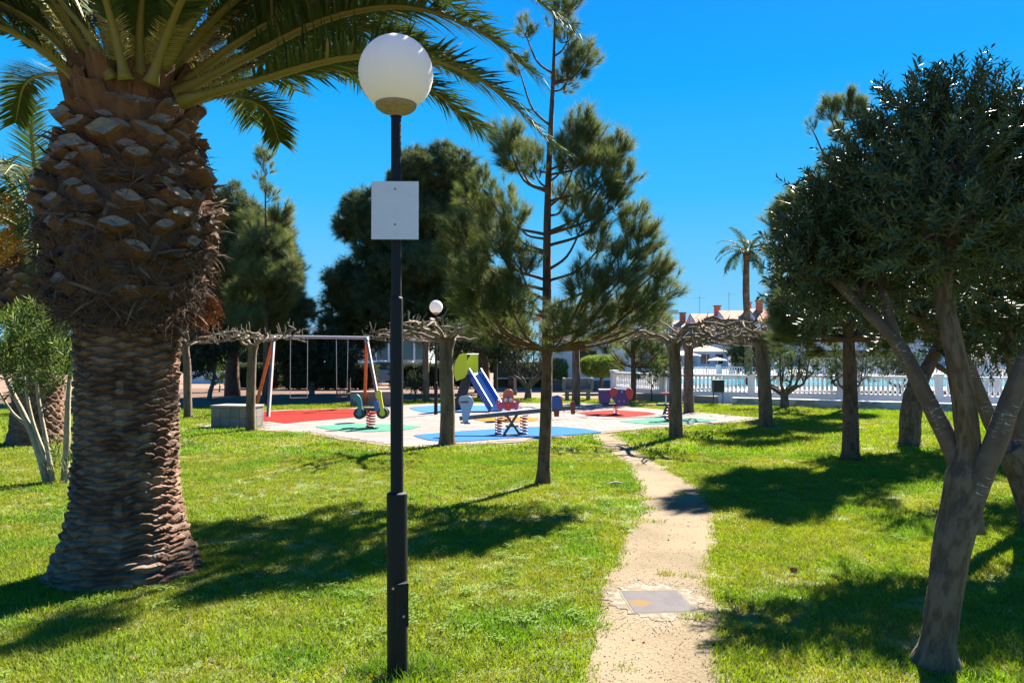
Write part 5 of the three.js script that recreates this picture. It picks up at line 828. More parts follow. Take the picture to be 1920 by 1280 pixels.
// ---- slide ----
{
  const p = G(898, 769), t = thing('slide', 'blue slide with lime green side panels and black ladder', 'slide', p); const k = -p.z / FOC; // metres for one unit of the measured outline at this distance
  const X = (px) => (px - 898) * k, Y = (py) => (769 - py) * k;
  const top = V(X(886), Y(700), -0.15), foot = V(X(930), Y(767), 0.85), dir = foot.clone().sub(top).normalize(), side = V(dir.z, 0, -dir.x).normalize(); // chute comes a little towards the viewer
  const chute = (off, w, h, lift) => { const up = V().crossVectors(side, dir).normalize(); if (up.y < 0) up.negate(); const a = top.clone().addScaledVector(side, off).addScaledVector(up, lift), b = foot.clone().addScaledVector(side, off).addScaledVector(up, lift); const g = new THREE.BoxGeometry(w, h, a.distanceTo(b)); const m = new THREE.Matrix4().makeBasis(side, up, V().crossVectors(side, up)); g.applyMatrix4(m); g.translate((a.x + b.x) / 2, (a.y + b.y) / 2, (a.z + b.z) / 2); return g; };
  part('chute_bed', chute(0, 0.40, 0.03, 0), paint(0.32, 0.44, 0.52, 0.25), t, 'pale worn sliding bed'); part('chute_wall', chute(-0.22, 0.04, 0.24, 0.10), blue, t); part('chute_wall', chute(0.22, 0.04, 0.24, 0.10), blue, t);
  for (const [px, z] of [[868, 0.28], [887, -0.30]]) part('side_panel', panel([[-0.26, -0.10], [-0.26, 0.14], [-0.20, 0.36], [-0.10, 0.52], [0.04, 0.56], [0.14, 0.56], [0.14, -0.14], [0.02, -0.22], [-0.2, -0.3]], 0.03, X(px), Y(696), z, 0.25, false), lime, t);
  part('top_rail', bar(V(X(868), Y(664), 0.28), V(X(896), Y(664), -0.28), 0.014, 8), whiteP, t);
  const la = V(X(876), Y(706), -0.05), lb = V(X(856), Y(766), -0.35);
  for (const s of [-1, 1]) part('ladder_rail', bar(la.clone().add(V(s * 0.03, 0, s * 0.22)), lb.clone().add(V(s * 0.03, 0, s * 0.22)), 0.03, 8), black, t);
  for (let i = 0; i < 6; i++) { const c = la.clone().lerp(lb, (i + 0.6) / 6.4); part('ladder_step', box(0.12, 0.05, 0.44, c.x, c.y, c.z, 0.05, 0.008), black, t); }
  part('ladder_side', panel([[X(868), Y(702)], [X(887), Y(702)], [X(868), Y(767)], [X(849), Y(767)]], 0.04, 0, 0, 0.06, 0, false), black, t);
  part('platform', box(0.36, 0.04, 0.5, X(881), Y(704), 0, 0.2, 0.01), black, t);
}
// ---- litter bin, stone bench, small post ----
{
  const p = G(1347, 759), t = thing('litter_bin', 'black litter bin on two posts before the balustrade', 'litter bin', p);
  part('bin_body', (() => { const g = box(0.38, 0.42, 0.26, 0, 0.66, 0, 0, 0.02); return g; })(), black, t); part('bin_rim', box(0.41, 0.03, 0.29, 0, 0.88, 0, 0, 0.006), black, t);
  for (const x of [-0.17, 0.17]) part('post', bar(V(x, -0.02, 0), V(x, 0.50, 0), 0.018, 8), black, t); part('cross_rail', bar(V(-0.17, 0.40, 0), V(0.17, 0.40, 0), 0.014, 8), black, t);
}
{
  const p = G(1084, 751), t = thing('stone_bench', 'pale stone bench with scrolled arms before the white building', 'bench', V(p.x, 0, p.z - 0.2)); const m = std({ map: blockTex, color: C(0.9, 0.95, 0.95), roughness: 0.9 });
  part('seat', box(1.15, 0.10, 0.42, 0, 0.40, 0, 0, 0.02), m, t); part('backrest', box(1.1, 0.42, 0.08, 0, 0.66, -0.19, 0, 0.02), m, t);
  for (const s of [-1, 1]) { part('leg', box(0.14, 0.37, 0.36, s * 0.42, 0.17, 0, 0, 0.02), m, t); part('armrest', extrude(shape([[-0.2, 0.42], [-0.2, 0.70], [-0.14, 0.82], [-0.04, 0.86], [0.05, 0.80], [0.04, 0.70], [0.16, 0.60], [0.2, 0.48]]), 0.08, 0.01).rotateY(Math.PI / 2).translate(s * 0.55, 0.03, 0), m, t); }
}
{
  const p = G(963, 740), t = thing('notice_post', 'pale post with small dark panel behind the octopus rider', 'sign', p); part('post', box(0.12, 0.88, 0.1, 0.06, 0.42, 0, 0, 0.01), std({ map: blockTex, color: C(1.3, 1.3, 1.2), roughness: 0.9 }), t); part('panel', box(0.22, 0.40, 0.06, -0.13, 0.64, 0.02, 0, 0.01), black, t); part('foot', box(0.4, 0.2, 0.2, -0.05, 0.09, 0, 0, 0.02), blockMat, t);
}
{ // slatted post lamp column behind the slide
  const p = G(929, 742), t = thing('metal_column', 'dark metal column with pale strip behind the slide', 'column', p); part('shaft', bar(V(0, -0.02, 0), V(0, 2.2, 0), 0.09, 12), black, t); part('strip', box(0.05, 0.5, 0.02, -0.05, 1.9, 0.09), paleBlue, t);
}
// ---- small things on the grass ----
{
  seed(151);
  for (const [x, y, label, c] of [[1490, 1076, 'small reddish brown fallen cone right of the path', [0.20, 0.06, 0.04]], [482, 1046, 'brown fallen leaf clump in the shade by the palm', [0.18, 0.10, 0.06]], [1155, 911, 'pale fallen stick left of the path', [0.42, 0.40, 0.30]]]) {
    const p = G(x, y), stick = label.includes('stick'), t = thing(stick ? 'fallen_stick' : 'fallen_cone', label, stick ? 'stick' : 'cone', V(p.x, 0.03, p.z)); const m = std({ color: C(...c), roughness: 0.9 });
    if (stick) part('bark_strip', tube([V(-0.11, 0.0, 0), V(0, 0.015, 0.01), V(0.12, 0.005, 0.02)], [0.008, 0.02, 0.006], 6), m, t);
    else { const L = new Leaves(); for (let i = 0; i < 60; i++) { const f = i / 60, a = i * 2.4, q = 0.028 * Math.sin(Math.PI * (0.12 + 0.85 * f)); L.leaf(V((f - 0.5) * 0.05, Math.sin(a) * q * 0.3, Math.cos(a) * q * 0.3), V(-0.5, Math.sin(a), Math.cos(a)), V(1, 0, 0), 0.016, 0.014, null, 0.1, 0.7); } part('scales', L.build(), std({ color: C(...c), roughness: 0.9, side: THREE.DoubleSide }), t); }
  }
}

// ================= oleander, clipped shrubs =================
{
  const base = G(95, 905), t = thing('oleander', 'multi stemmed oleander bush left of the big palm', 'shrub', base), d = -base.z; seed(161); const S = (l) => l.map(([x, y, dd]) => H(x, y, d + (dd ?? 0)).sub(base));
  const stems = [[[[88, 908], [72, 850], [45, 780], [15, 720], [-10, 650]], 0.05], [[[90, 905, 0.1], [80, 850], [60, 790], [48, 730], [40, 680]], 0.035], [[[98, 905], [88, 840], [75, 770], [65, 700], [62, 650]], 0.035], [[[120, 900, 0.1], [124, 840, 0.1], [126, 770], [130, 710], [138, 650]], 0.05], [[[122, 905, -0.1], [140, 860], [150, 820], [165, 780]], 0.02], [[[70, 840], [50, 800], [20, 770], [-20, 700]], 0.025]];
  for (const [l, r] of stems) part('stem', tube(spline(S(l), 16), (q) => lerp(r, r * 0.45, q), 8, barkBump(r * 0.15, 3)), barkMatPale, t);
  const ls = [[-20, 650, 50, 44], [20, 640, 42, 46], [60, 650, 44, 50], [100, 640, 40, 44], [135, 650, 30, 48], [40, 690, 40, 30], [100, 700, 40, 28], [0, 700, 40, 30], [120, 690, 26, 30]].map(([x, y, rx, ry]) => { const k = d / FOC; return { c: H(x, y, d).sub(base), r: [rx * k, ry * k, 0.34] }; });
  lobes(t, ls, 330, oleanderSprigs, shrubMat, 0.9, { up: 1.1, jitter: 0.45, skin: 0.4 });
  lobes(t, [[112, 870, 16, 26]].map(([x, y, rx, ry]) => ({ c: H(x, y, d).sub(base), r: [rx * d / FOC, ry * d / FOC, 0.15] })), 600, oleanderSprigs, shrubMat, 0.7, { up: 1.4, jitter: 0.4 });
}
function clipped(label, px, py, sd, rx, ry, cy, per = 2600) {
  const base = G(px, py), d = -base.z, k = d / FOC, t = thing('clipped_shrub', label, 'shrub', base, 'clipped round shrubs'); seed(sd); const c = H(px, cy, d).sub(base);
  part('trunk', tube([V(0, -0.03, 0), V(0.02, c.y * 0.5, 0), V(0, c.y - ry * k * 0.3, 0)], (q) => lerp(0.09, 0.07, q), 10, barkBump(0.015, sd)), greyBark, t);
  const mats = broadSprigs.map(() => []), cols = broadSprigs.map(() => []);
  for (let i = 0; i < per; i++) { const dd = rdir(), e = 4, q = Math.pow(Math.pow(Math.abs(dd.x), e) + Math.pow(Math.abs(dd.y), e) + Math.pow(Math.abs(dd.z), e), -1 / e) * (R() < 0.75 ? rr(0.9, 1) : Math.cbrt(R())), p = V(c.x + dd.x * q * rx * k, c.y + dd.y * q * ry * k, c.z + dd.z * q * rx * k), kk = Math.floor(R() * 2); mats[kk].push(mtx(p, dd.clone().add(V(0, 0.5, 0)).add(rdir().multiplyScalar(0.5)), rr(0.6, 0.9))); const b = rr(0.8, 1.2); cols[kk].push(C(b * 1.9, b * 1.7, b * 1.2)); }
  broadSprigs.forEach((g, i) => copies('crown', g, shrubMat, mats[i], cols[i], t));
}
clipped('large flat topped clipped shrub on a short trunk', 1127, 737, 171, 33, 15, 687);
clipped('smaller clipped shrub beside the lawn pine trunk', 1042, 728, 172, 20, 17, 693, 1700);
massTree('young_tree', 'young citrus tree with sparse light leaves before the balustrade', 'tree', G(1222, 752), { seed: 173, r: 0.03, fork: 0.55, bark: greyBark, per: 260, kinds: broadSprigs, mat: shrubMat, scale: 1.0, opt: { up: 0.6 }, lobes: [[1222, 695, 0, 26, 18, 24], [1240, 685, 0, 14, 14], [1205, 700, 0, 14, 12]] });

// ================= balustrade, low wall, pool terrace =================
const whiteWash = std({ color: C(0.78, 0.78, 0.78), map: texture(512, 3, (u, v) => { const q = 0.95 + 0.10 * (fbm(u * 5, v * 5, 801, 5, 5) - 0.5); return mix3([q, q, q], [0.62, 0.58, 0.52], smooth(0.66, 0.9, fbm(u * 12, v * 7, 803, 4)) * 0.35); }, true), roughness: 0.85 });
const balusterGeo = lathe([[0.0, 0], [0.052, 0], [0.052, 0.035], [0.030, 0.05], [0.036, 0.075], [0.052, 0.13], [0.056, 0.18], [0.044, 0.26], [0.028, 0.36], [0.026, 0.44], [0.036, 0.47], [0.030, 0.49], [0.046, 0.505], [0.046, 0.54], [0.0, 0.54]], 10);
function balustrade(label, a, b, piers) {
  const len = Math.hypot(b.x - a.x, b.z - a.z), ry = Math.atan2(-(b.z - a.z), b.x - a.x), t = thing('balustrade', label, 'balustrade', V(a.x, 0, a.z), 'white balustrades'); t.rotation.y = ry;
  part('base_wall', box(len, 0.44, 0.24, len / 2, 0.20, 0, 0, 0.01), whiteWash, t); part('hand_rail', box(len, 0.09, 0.22, len / 2, 1.005, 0, 0, 0.015), whiteWash, t);
  const seg = len / piers; for (let i = 0; i <= piers; i++) { const m = part('pier', box(0.26, 1.08, 0.28, i * seg, 0.54, 0, 0, 0.012), whiteWash, t); part('pier_cap', box(0.32, 0.06, 0.34, i * seg, 1.11, 0, 0, 0.012), whiteWash, m); }
  const n = Math.floor(len / 0.147); for (let i = 0; i < n; i++) { const x = (i + 0.5) * len / n; if (Math.abs(x / seg - Math.round(x / seg)) * seg < 0.19) continue; const m = part('baluster', balusterGeo, whiteWash, t); m.position.set(x, 0.42, 0); }
}
balustrade('white balustrade running along the pool terrace to the right', V(6.15, 0, -28.9), V(17.0, 0, -23.7), 4);
balustrade('short white balustrade ending at the white building', V(4.55, 0, -33.2), V(6.0, 0, -29.3), 1);
{
  const a = V(7.9, 0, -26.75), b = V(18.5, 0, -20.2), len = a.distanceTo(b), t = thing('low_wall', 'low weathered white wall at the far edge of the lawn', 'wall', a); t.rotation.y = Math.atan2(-(b.z - a.z), b.x - a.x);
  const m = std({ color: C(0.5, 0.49, 0.47), map: texture(512, 2, (u, v) => mix3([0.9, 0.9, 0.9], [0.35, 0.33, 0.30], smooth(0.50, 0.72, fbm(u * 8, v * 12, 811, 5)) * 0.8), true), roughness: 0.95 });
  part('wall_body', box(len, 0.24, 0.22, len / 2, 0.11, 0, 0, 0.012), m, t); part('wall_cap', box(len, 0.03, 0.26, len / 2, 0.248, 0, 0, 0.008), whiteWash, t);
}
{ const a = V(4.1, 0, -30.4), b = V(7.4, 0, -27.0), len = a.distanceTo(b), t = thing('stone_kerb', 'low stone kerb under the slim pine', 'kerb', a); t.rotation.y = Math.atan2(-(b.z - a.z), b.x - a.x); part('kerb_body', box(len, 0.26, 0.2, len / 2, 0.12, 0, 0, 0.015), blockMat, t); part('kerb_cap', box(len, 0.04, 0.24, len / 2, 0.268, 0, 0, 0.01), std({ map: blockTex, color: C(1.25, 1.15, 1.0) }), t); }
struct('pool_terrace', box(60, 0.4, 62, 36.6, 0.195, -60.2), std({ map: blockTex, color: C(1.2, 1.18, 1.12), roughness: 0.9 }), 'pale raised terrace round the pool');
struct('pool_water', box(24, 0.02, 13, 20.5, 0.405, -40), phys({ color: C(0.03, 0.34, 0.42), roughness: 0.08, bumpMap: texture(256, 3, (u, v) => fbm(u * 6, v * 6, 821, 4, 6)), bumpScale: 0.03 }), 'turquoise swimming pool water beyond the balustrade');
{ // inner white railing behind the pool
  const t = thing('white_railing', 'inner white railing beyond the pool', 'railing', V(5, 0.4, -49)); part('top_rail', box(30, 0.06, 0.10, 15, 0.68, 0), whiteWash, t); part('bottom_rail', box(30, 0.06, 0.10, 15, 0.10, 0), whiteWash, t);
  const g = box(0.06, 0.56, 0.06, 0, 0.37, 0), p = box(0.26, 0.84, 0.2, 0, 0.40, 0); for (let i = 0; i < 176; i++) { const m = part('railing_bar', g, whiteWash, t); m.position.x = 0.08 + i * 0.17; } for (let i = 0; i <= 7; i++) { const m = part('railing_post', p, whiteWash, t); m.position.x = i * 4.285; }
}
// sunshades and pergola column by the pool
function sunshade(label, px, d, top, rad, c, valance = 0.06) {
  const x = (px - 960) / FOC * d, t = thing('sunshade', label, 'parasol', V(x, 0.4, -d), 'pool sunshades'), h = top - 0.4;
  const g = new THREE.ConeGeometry(rad, rad * 0.28, 8, 1, true).translate(0, h - rad * 0.14, 0); const m = std({ color: C(...c), side: THREE.DoubleSide, roughness: 0.9 });
  part('canopy', g, m, t); part('valance', new THREE.CylinderGeometry(rad, rad * 1.01, valance, 8, 1, true).translate(0, h - rad * 0.28 - valance / 2, 0), m, t); part('pole', bar(V(0, -0.02, 0), V(0, h - 0.02, 0), 0.03, 8), std({ color: C(0.3, 0.3, 0.3), roughness: 0.6 }), t);
}
sunshade('white sunshade beyond the pool near the white column', 1345, 58, 1.75, 0.75, [0.6, 0.55, 0.5]);
sunshade('large cream sunshade behind the path side planes', 1325, 62, 2.75, 1.7, [0.6, 0.5, 0.28]);
sunshade('grey brown sunshade left of the cream one', 1282, 60, 2.3, 1.4, [0.42, 0.33, 0.28]);
sunshade('pale sunshade under the plane branches on the left', 1240, 58, 3.0, 1.5, [0.58, 0.5, 0.36]);
{ const d = 54, x = (1371 - 960) / FOC * d, t = thing('white_column', 'white fluted column with small cap by the pool', 'column', V(x, 0.4, -d)); const m = whiteWash; const fl = new THREE.CylinderGeometry(0.19, 0.2, 1.6, 24, 1); const p = fl.attributes.position; for (let i = 0; i < p.count; i++) { const a = Math.atan2(p.getZ(i), p.getX(i)), q = 1 + 0.05 * Math.cos(a * 12), r = Math.hypot(p.getX(i), p.getZ(i)); if (r > 0.01) p.setXYZ(i, p.getX(i) * q, p.getY(i), p.getZ(i) * q); } fl.computeVertexNormals(); part('shaft', fl.translate(0, 0.85, 0), m, t); part('capital', merge([box(0.55, 0.1, 0.55, 0, 1.7, 0), lathe([[0.2, 1.5], [0.3, 1.64], [0.3, 1.66]], 20)]), std({ color: C(0.40, 0.55, 0.5), roughness: 0.8 }), t); part('plinth', box(0.5, 0.1, 0.5, 0, 0.04, 0), m, t); }
{ // pool-side person in pale clothes on a bench
  const d = 44, x = (1460 - 960) / FOC * d, t = thing('person', 'person in white top seated by the pool behind the small tree', 'person', V(x, 0.4, -d)); const sit = 0.44;
  const J = { hip: V(0, sit + 0.08, 0), ch: V(0, sit + 0.45, 0.02), nk: V(0, sit + 0.58, 0.03), hd: V(0, sit + 0.73, 0.05), kl: V(-0.10, sit + 0.06, 0.42), kr: V(0.10, sit + 0.06, 0.42), al: V(-0.10, 0.06, 0.46), ar: V(0.10, 0.06, 0.46), fl: V(-0.10, 0.03, 0.60), fr: V(0.10, 0.03, 0.60), sl: V(-0.18, sit + 0.50, 0.02), sr: V(0.18, sit + 0.50, 0.02), el: V(-0.22, sit + 0.24, 0.08), er: V(0.22, sit + 0.24, 0.08), wl: V(-0.12, sit + 0.13, 0.28), wr: V(0.12, sit + 0.13, 0.28) };
  const bones = [['hip', 'ch', 0.14, 0.15], ['ch', 'nk', 0.12, 0.06], ['nk', 'hd', 0.055, 0.10], ['hip', 'kl', 0.10, 0.07], ['hip', 'kr', 0.10, 0.07], ['kl', 'al', 0.065, 0.045], ['kr', 'ar', 0.065, 0.045], ['al', 'fl', 0.045, 0.035], ['ar', 'fr', 0.045, 0.035], ['ch', 'sl', 0.1, 0.065], ['ch', 'sr', 0.1, 0.065], ['sl', 'el', 0.055, 0.045], ['sr', 'er', 0.055, 0.045], ['el', 'wl', 0.042, 0.032], ['er', 'wr', 0.042, 0.032]];
  const N = 56, mc = new MarchingCubes(N, new THREE.MeshStandardMaterial(), false, false, 60000); mc.isolation = 0; const half = 0.72, cy = sit + 0.18, q = V();
  for (let z = 0; z < N; z++) for (let y = 0; y < N; y++) for (let xx = 0; xx < N; xx++) { q.set((xx / N * 2 - 1) * half, (y / N * 2 - 1) * half + cy, (z / N * 2 - 1) * half + 0.2); let dm = 1; for (const [a, b, r0, r1] of bones) { const A = J[a], B = J[b], ab = B.clone().sub(A), tt = clamp(q.clone().sub(A).dot(ab) / ab.lengthSq(), 0, 1), dist = q.distanceTo(A.clone().addScaledVector(ab, tt)) - lerp(r0, r1, tt), k = 0.03, h = clamp(0.5 + 0.5 * (dm - dist) / k, 0, 1); dm = lerp(dm, dist, h) - k * h * (1 - h); } mc.field[xx + y * N + z * N * N] = -dm; }
  mc.update(); const cnt = mc.count, pos = mc.positionArray.slice(0, cnt * 3), nor = mc.normalArray.slice(0, cnt * 3), col = new Float32Array(cnt * 3);
  for (let i = 0; i < cnt; i++) { pos[i * 3] *= half; pos[i * 3 + 1] = pos[i * 3 + 1] * half + cy; pos[i * 3 + 2] = pos[i * 3 + 2] * half + 0.2; const y = pos[i * 3 + 1], skin = y > sit + 0.57 || (y < sit - 0.05) || (Math.abs(pos[i * 3]) > 0.15 && y < sit + 0.33), c = skin ? [0.42, 0.24, 0.16] : y > sit + 0.14 ? [0.62, 0.62, 0.64] : [0.12, 0.14, 0.25]; col.set(c, i * 3); }
  const g = new THREE.BufferGeometry(); g.setAttribute('position', new THREE.BufferAttribute(pos, 3)); g.setAttribute('normal', new THREE.BufferAttribute(nor, 3)); g.setAttribute('color', new THREE.BufferAttribute(col, 3)); g.setAttribute('uv', new THREE.BufferAttribute(new Float32Array(cnt * 2), 2));
  part('body', g, std({ vertexColors: true, roughness: 0.8 }), t); part('hair', new THREE.SphereGeometry(0.115, 16, 12, 0, 6.283, 0, 1.7).rotateX(-0.4).translate(0, sit + 0.76, 0.035), std({ color: C(0.06, 0.03, 0.02), roughness: 0.9 }), t);
  const b = thing('pool_bench', 'white slatted bench under the seated person by the pool', 'bench', V(x, 0.4, -d)); for (let i = 0; i < 4; i++) part('slat', box(1.3, 0.03, 0.09, 0, sit - 0.03, -0.15 + i * 0.11), whiteWash, b); for (const s of [-1, 1]) part('leg', box(0.05, sit - 0.04, 0.4, s * 0.55, sit / 2 - 0.03, 0), whiteWash, b);
}

// ================= buildings =================
const wallWhite = std({ color: C(0.66, 0.66, 0.68), map: texture(256, 5, (u, v) => { const q = 0.96 + 0.08 * (fbm(u * 6, v * 6, 831, 5, 6) - 0.5); return [q, q, q]; }, true), roughness: 0.9 });
const glassDark = phys({ color: C(0.03, 0.04, 0.05), roughness: 0.12 }), frameMat = std({ color: C(0.12, 0.10, 0.09), roughness: 0.6 });
const roofTex = texture(256, [0.9, 1.2], (u, v) => { const w = 0.5 + 0.5 * Math.cos(u * 6.283 * 4); const a = fbm(u * 8, v * 8, 841, 4, 8); return mix3([0.36, 0.13, 0.08], [0.52, 0.24, 0.16], clamp(a, 0, 1) * 0.8 + 0.1 * w); }, true), roofMat = std({ map: roofTex, roughness: 0.9, bumpMap: texture(256, [0.9, 1.2], (u, v) => 0.5 + 0.5 * Math.cos(u * 6.283 * 4)), bumpScale: 0.05 });
function windowPart(parent, w, h, x, y, z) { const f = part('window', box(w, h, 0.10, x, y, z), frameMat, parent); for (const s of [-1, 1]) part('pane', box(w / 2 - 0.07, h - 0.12, 0.02, x + s * w / 4, y, z + 0.055), glassDark, f); }
function house(label, x0, x1, z, depth, eave, ridge, o = {}) {
  const w = x1 - x0, t = thing('house', label, 'house', V((x0 + x1) / 2, o.y ?? 0, z - depth / 2), 'white houses with tiled roofs');
  part('wall', box(w, eave, depth, 0, eave / 2, 0), wallWhite, t);
  // pitched roof, slope facing the park
  const s = new THREE.Shape([[-depth / 2 - 0.35, eave - 0.08], [0, ridge], [depth / 2 + 0.35, eave - 0.08], [depth / 2 + 0.35, eave + 0.06], [0, ridge + 0.16], [-depth / 2 - 0.35, eave + 0.06]].map(([a, b]) => new THREE.Vector2(a, b)));
  const g = new THREE.ExtrudeGeometry(s, { depth: w - 0.06, bevelEnabled: false }); g.translate(0, 0, -(w - 0.06) / 2); g.rotateY(-Math.PI / 2);
  const p = g.attributes.position, uv = g.attributes.uv; for (let i = 0; i < p.count; i++) uv.setXY(i, p.getX(i), p.getZ(i));
  const roof = part('roof', g, roofMat, t);
  part('gable', (() => { const q = new THREE.Shape([[-depth / 2, eave - 0.02], [0, ridge - 0.06], [depth / 2, eave - 0.02]].map(([a, b]) => new THREE.Vector2(a, b))); return new THREE.ExtrudeGeometry(q, { depth: w - 0.1, bevelEnabled: false }).translate(0, 0, -(w - 0.1) / 2).rotateY(-Math.PI / 2); })(), wallWhite, t);
  if (o.chimney !== undefined) { part('chimney', box(0.7, 1.5, 0.7, o.chimney, ridge + 0.35, 0.6), std({ color: C(0.40, 0.12, 0.07), roughness: 0.9 }), roof); part('chimney_cap', box(0.9, 0.14, 0.9, o.chimney, ridge + 1.15, 0.6), std({ color: C(0.2, 0.1, 0.07) }), roof); }
  if (o.antenna !== undefined) { const a = [bar(V(o.antenna, ridge, 0), V(o.antenna, ridge + 2.6, 0), 0.025, 5), bar(V(o.antenna - 0.9, ridge + 2.3, 0), V(o.antenna + 0.8, ridge + 2.3, 0), 0.02, 5)]; for (let i = 0; i < 6; i++) a.push(bar(V(o.antenna - 0.8 + i * 0.3, ridge + 2.3, -0.35), V(o.antenna - 0.8 + i * 0.3, ridge + 2.3, 0.35), 0.015, 4)); part('antenna', merge(a), frameMat, roof); }
  for (let i = 0; i < (o.win ?? 2); i++) for (const y of [eave * 0.28, eave * 0.72]) windowPart(t, 1.1, 1.2, -w / 2 + (i + 0.5) * w / (o.win ?? 2), y, depth / 2 + 0.02);
}
const hx = (px, d) => (px - 960) / FOC * d;
house('leftmost tiled house of the white row', hx(1258, 98), hx(1308, 98), -98, 8, 5.2, 6.7, { chimney: 0.6, antenna: -0.8 });
house('white house with chimney behind the plane branches', hx(1308, 96), hx(1364, 96), -96, 8, 5.7, 7.5, { chimney: 1.6, antenna: -0.6 });
house('white house with antenna left of the slender palm', hx(1364, 94), hx(1424, 94), -94, 8, 6.0, 7.8, { chimney: 1.7, antenna: -0.6 });
house('tiled white house right of the slender palm', hx(1424, 92), hx(1496, 92), -92, 8, 6.0, 7.9, { chimney: -1.2, antenna: 0.2, win: 3 });
house('broad white house behind the lawn pine foliage', hx(1496, 90), hx(1650, 90), -90, 8, 5.8, 7.8, { chimney: 2, win: 4 });
house('white house seen between the olive limbs', hx(1650, 88), hx(1800, 88), -88, 8, 5.6, 7.6, { chimney: -2, win: 4 });
house('white house at the far right behind the olives', hx(1800, 86), hx(2050, 86), -86, 8, 5.6, 7.6, { chimney: -2, win: 5 });
{ // dark roofed poolside bar
  const t = thing('pool_bar', 'low poolside bar with dark brown fascia', 'building', V(hx(1622, 62), 0.4, -64)); part('wall', box(6.4, 1.3, 4, 0, 0.65, 0), wallWhite, t); part('fascia', box(7.2, 0.62, 4.6, 0, 1.62, 0), std({ color: C(0.05, 0.03, 0.025), roughness: 0.8 }), t); part('roof_slab', box(6.6, 0.14, 4.2, 0, 2.0, 0), wallWhite, t);
}
{ // small white hut at the right end of the balustrade
  const t = thing('pool_hut', 'small white hut at the right end of the balustrade', 'building', V(hx(1874, 28), 0.4, -29.2)); part('wall', box(0.9, 1.35, 1.2, 0, 0.66, 0), wallWhite, t); part('roof', box(1.1, 0.1, 1.4, 0, 1.38, 0), whiteWash, t); part('door', box(0.36, 1.1, 0.04, -0.1, 0.55, 0.61), std({ color: C(0.45, 0.62, 0.66), roughness: 0.7 }), t);
}
{ // long white building behind the clipped shrubs
  const d = 41, x0 = hx(1020, d), x1 = hx(1262, d), w = x1 - x0, t = thing('white_building', 'long white flat roofed building behind the clipped shrubs', 'building', V((x0 + x1) / 2, 0, -d - 4));
  part('wall', box(w, 4.1, 8, 0, 2.05, 0), wallWhite, t); part('plinth', box(w + 0.06, 0.45, 8.06, 0, 0.22, 0), std({ map: blockTex, color: C(0.7, 0.7, 0.75) }), t); part('cornice', box(w + 0.5, 0.22, 8.5, 0, 4.2, 0), std({ color: C(0.45, 0.36, 0.30), roughness: 0.9 }), t);
  windowPart(t, 1.1, 0.9, -1.2, 1.65, 4.02); part('awning', box(1.3, 0.06, 0.5, -1.2, 2.18, 4.2), std({ color: C(0.25, 0.25, 0.27), roughness: 0.8 }), t); windowPart(t, 1.6, 1.0, 2.4, 1.7, 4.02); part('door', box(0.9, 1.9, 0.08, 3.0 - 0.0, 0.96, 4.03), std({ color: C(0.10, 0.05, 0.045), roughness: 0.6 }), t);
}
{ const d = 44, x0 = hx(925, d), x1 = hx(1016, d), t = thing('boundary_wall', 'low beige rendered wall left of the white building', 'wall', V((x0 + x1) / 2, 0, -d)); part('wall_body', box(x1 - x0, 1.4, 0.2, 0, 0.7, 0), std({ color: C(0.50, 0.40, 0.24), map: blockTex, roughness: 0.95 }), t); part('coping', box(x1 - x0 + 0.05, 0.06, 0.26, 0, 1.43, 0), whiteWash, t); part('ledge', box(x1 - x0 + 0.04, 0.06, 0.5, 0, 0.5, 0.2), whiteWash, t); }
// left background: street side
{ const d = 52, x0 = hx(608, d), x1 = hx(880, d), t = thing('boundary_wall', 'beige street wall behind the parked cars', 'wall', V((x0 + x1) / 2, 0, -d)); part('wall_body', box(x1 - x0, 1.25, 0.2, 0, 0.62, 0), std({ color: C(0.42, 0.36, 0.28), map: blockTex, roughness: 0.95 }), t); for (let i = 0; i < 6; i++) part('pier', box(0.35, 1.5, 0.3, -(x1 - x0) / 2 + 0.3 + i * (x1 - x0 - 0.6) / 5, 0.75, 0), wallWhite, t); }
{ const d = 50, x0 = hx(345, d), x1 = hx(480, d), t = thing('boundary_wall', 'white street wall left of the dark pine', 'wall', V((x0 + x1) / 2, 0, -d)); part('wall_body', box(x1 - x0, 0.75, 0.2, 0, 0.37, 0), wallWhite, t); part('coping', box(x1 - x0, 0.06, 0.3, 0, 0.78, 0), whiteWash, t); }
{ // glazed building behind the street
  const d = 72, x0 = hx(585, d), x1 = hx(800, d), w = x1 - x0, t = thing('glazed_building', 'pale building with greenish windows beyond the street', 'building', V((x0 + x1) / 2, 0, -d - 4));
  part('wall', box(w, 4.4, 8, 0, 2.2, 0), std({ color: C(0.32, 0.36, 0.38), roughness: 0.8 }), t); const gm = phys({ color: C(0.05, 0.12, 0.12), roughness: 0.15 });
  for (let i = 0; i < 9; i++) { part('window', box(w / 9 - 0.25, 1.7, 0.06, -w / 2 + (i + 0.5) * w / 9, 2.4, 4.03), gm, t); part('column', box(0.16, 4.4, 0.2, -w / 2 + i * w / 9 + 0.05, 2.2, 4.11), wallWhite, t); } part('cornice', box(w + 0.4, 0.3, 8.4, 0, 4.5, 0), wallWhite, t);
}
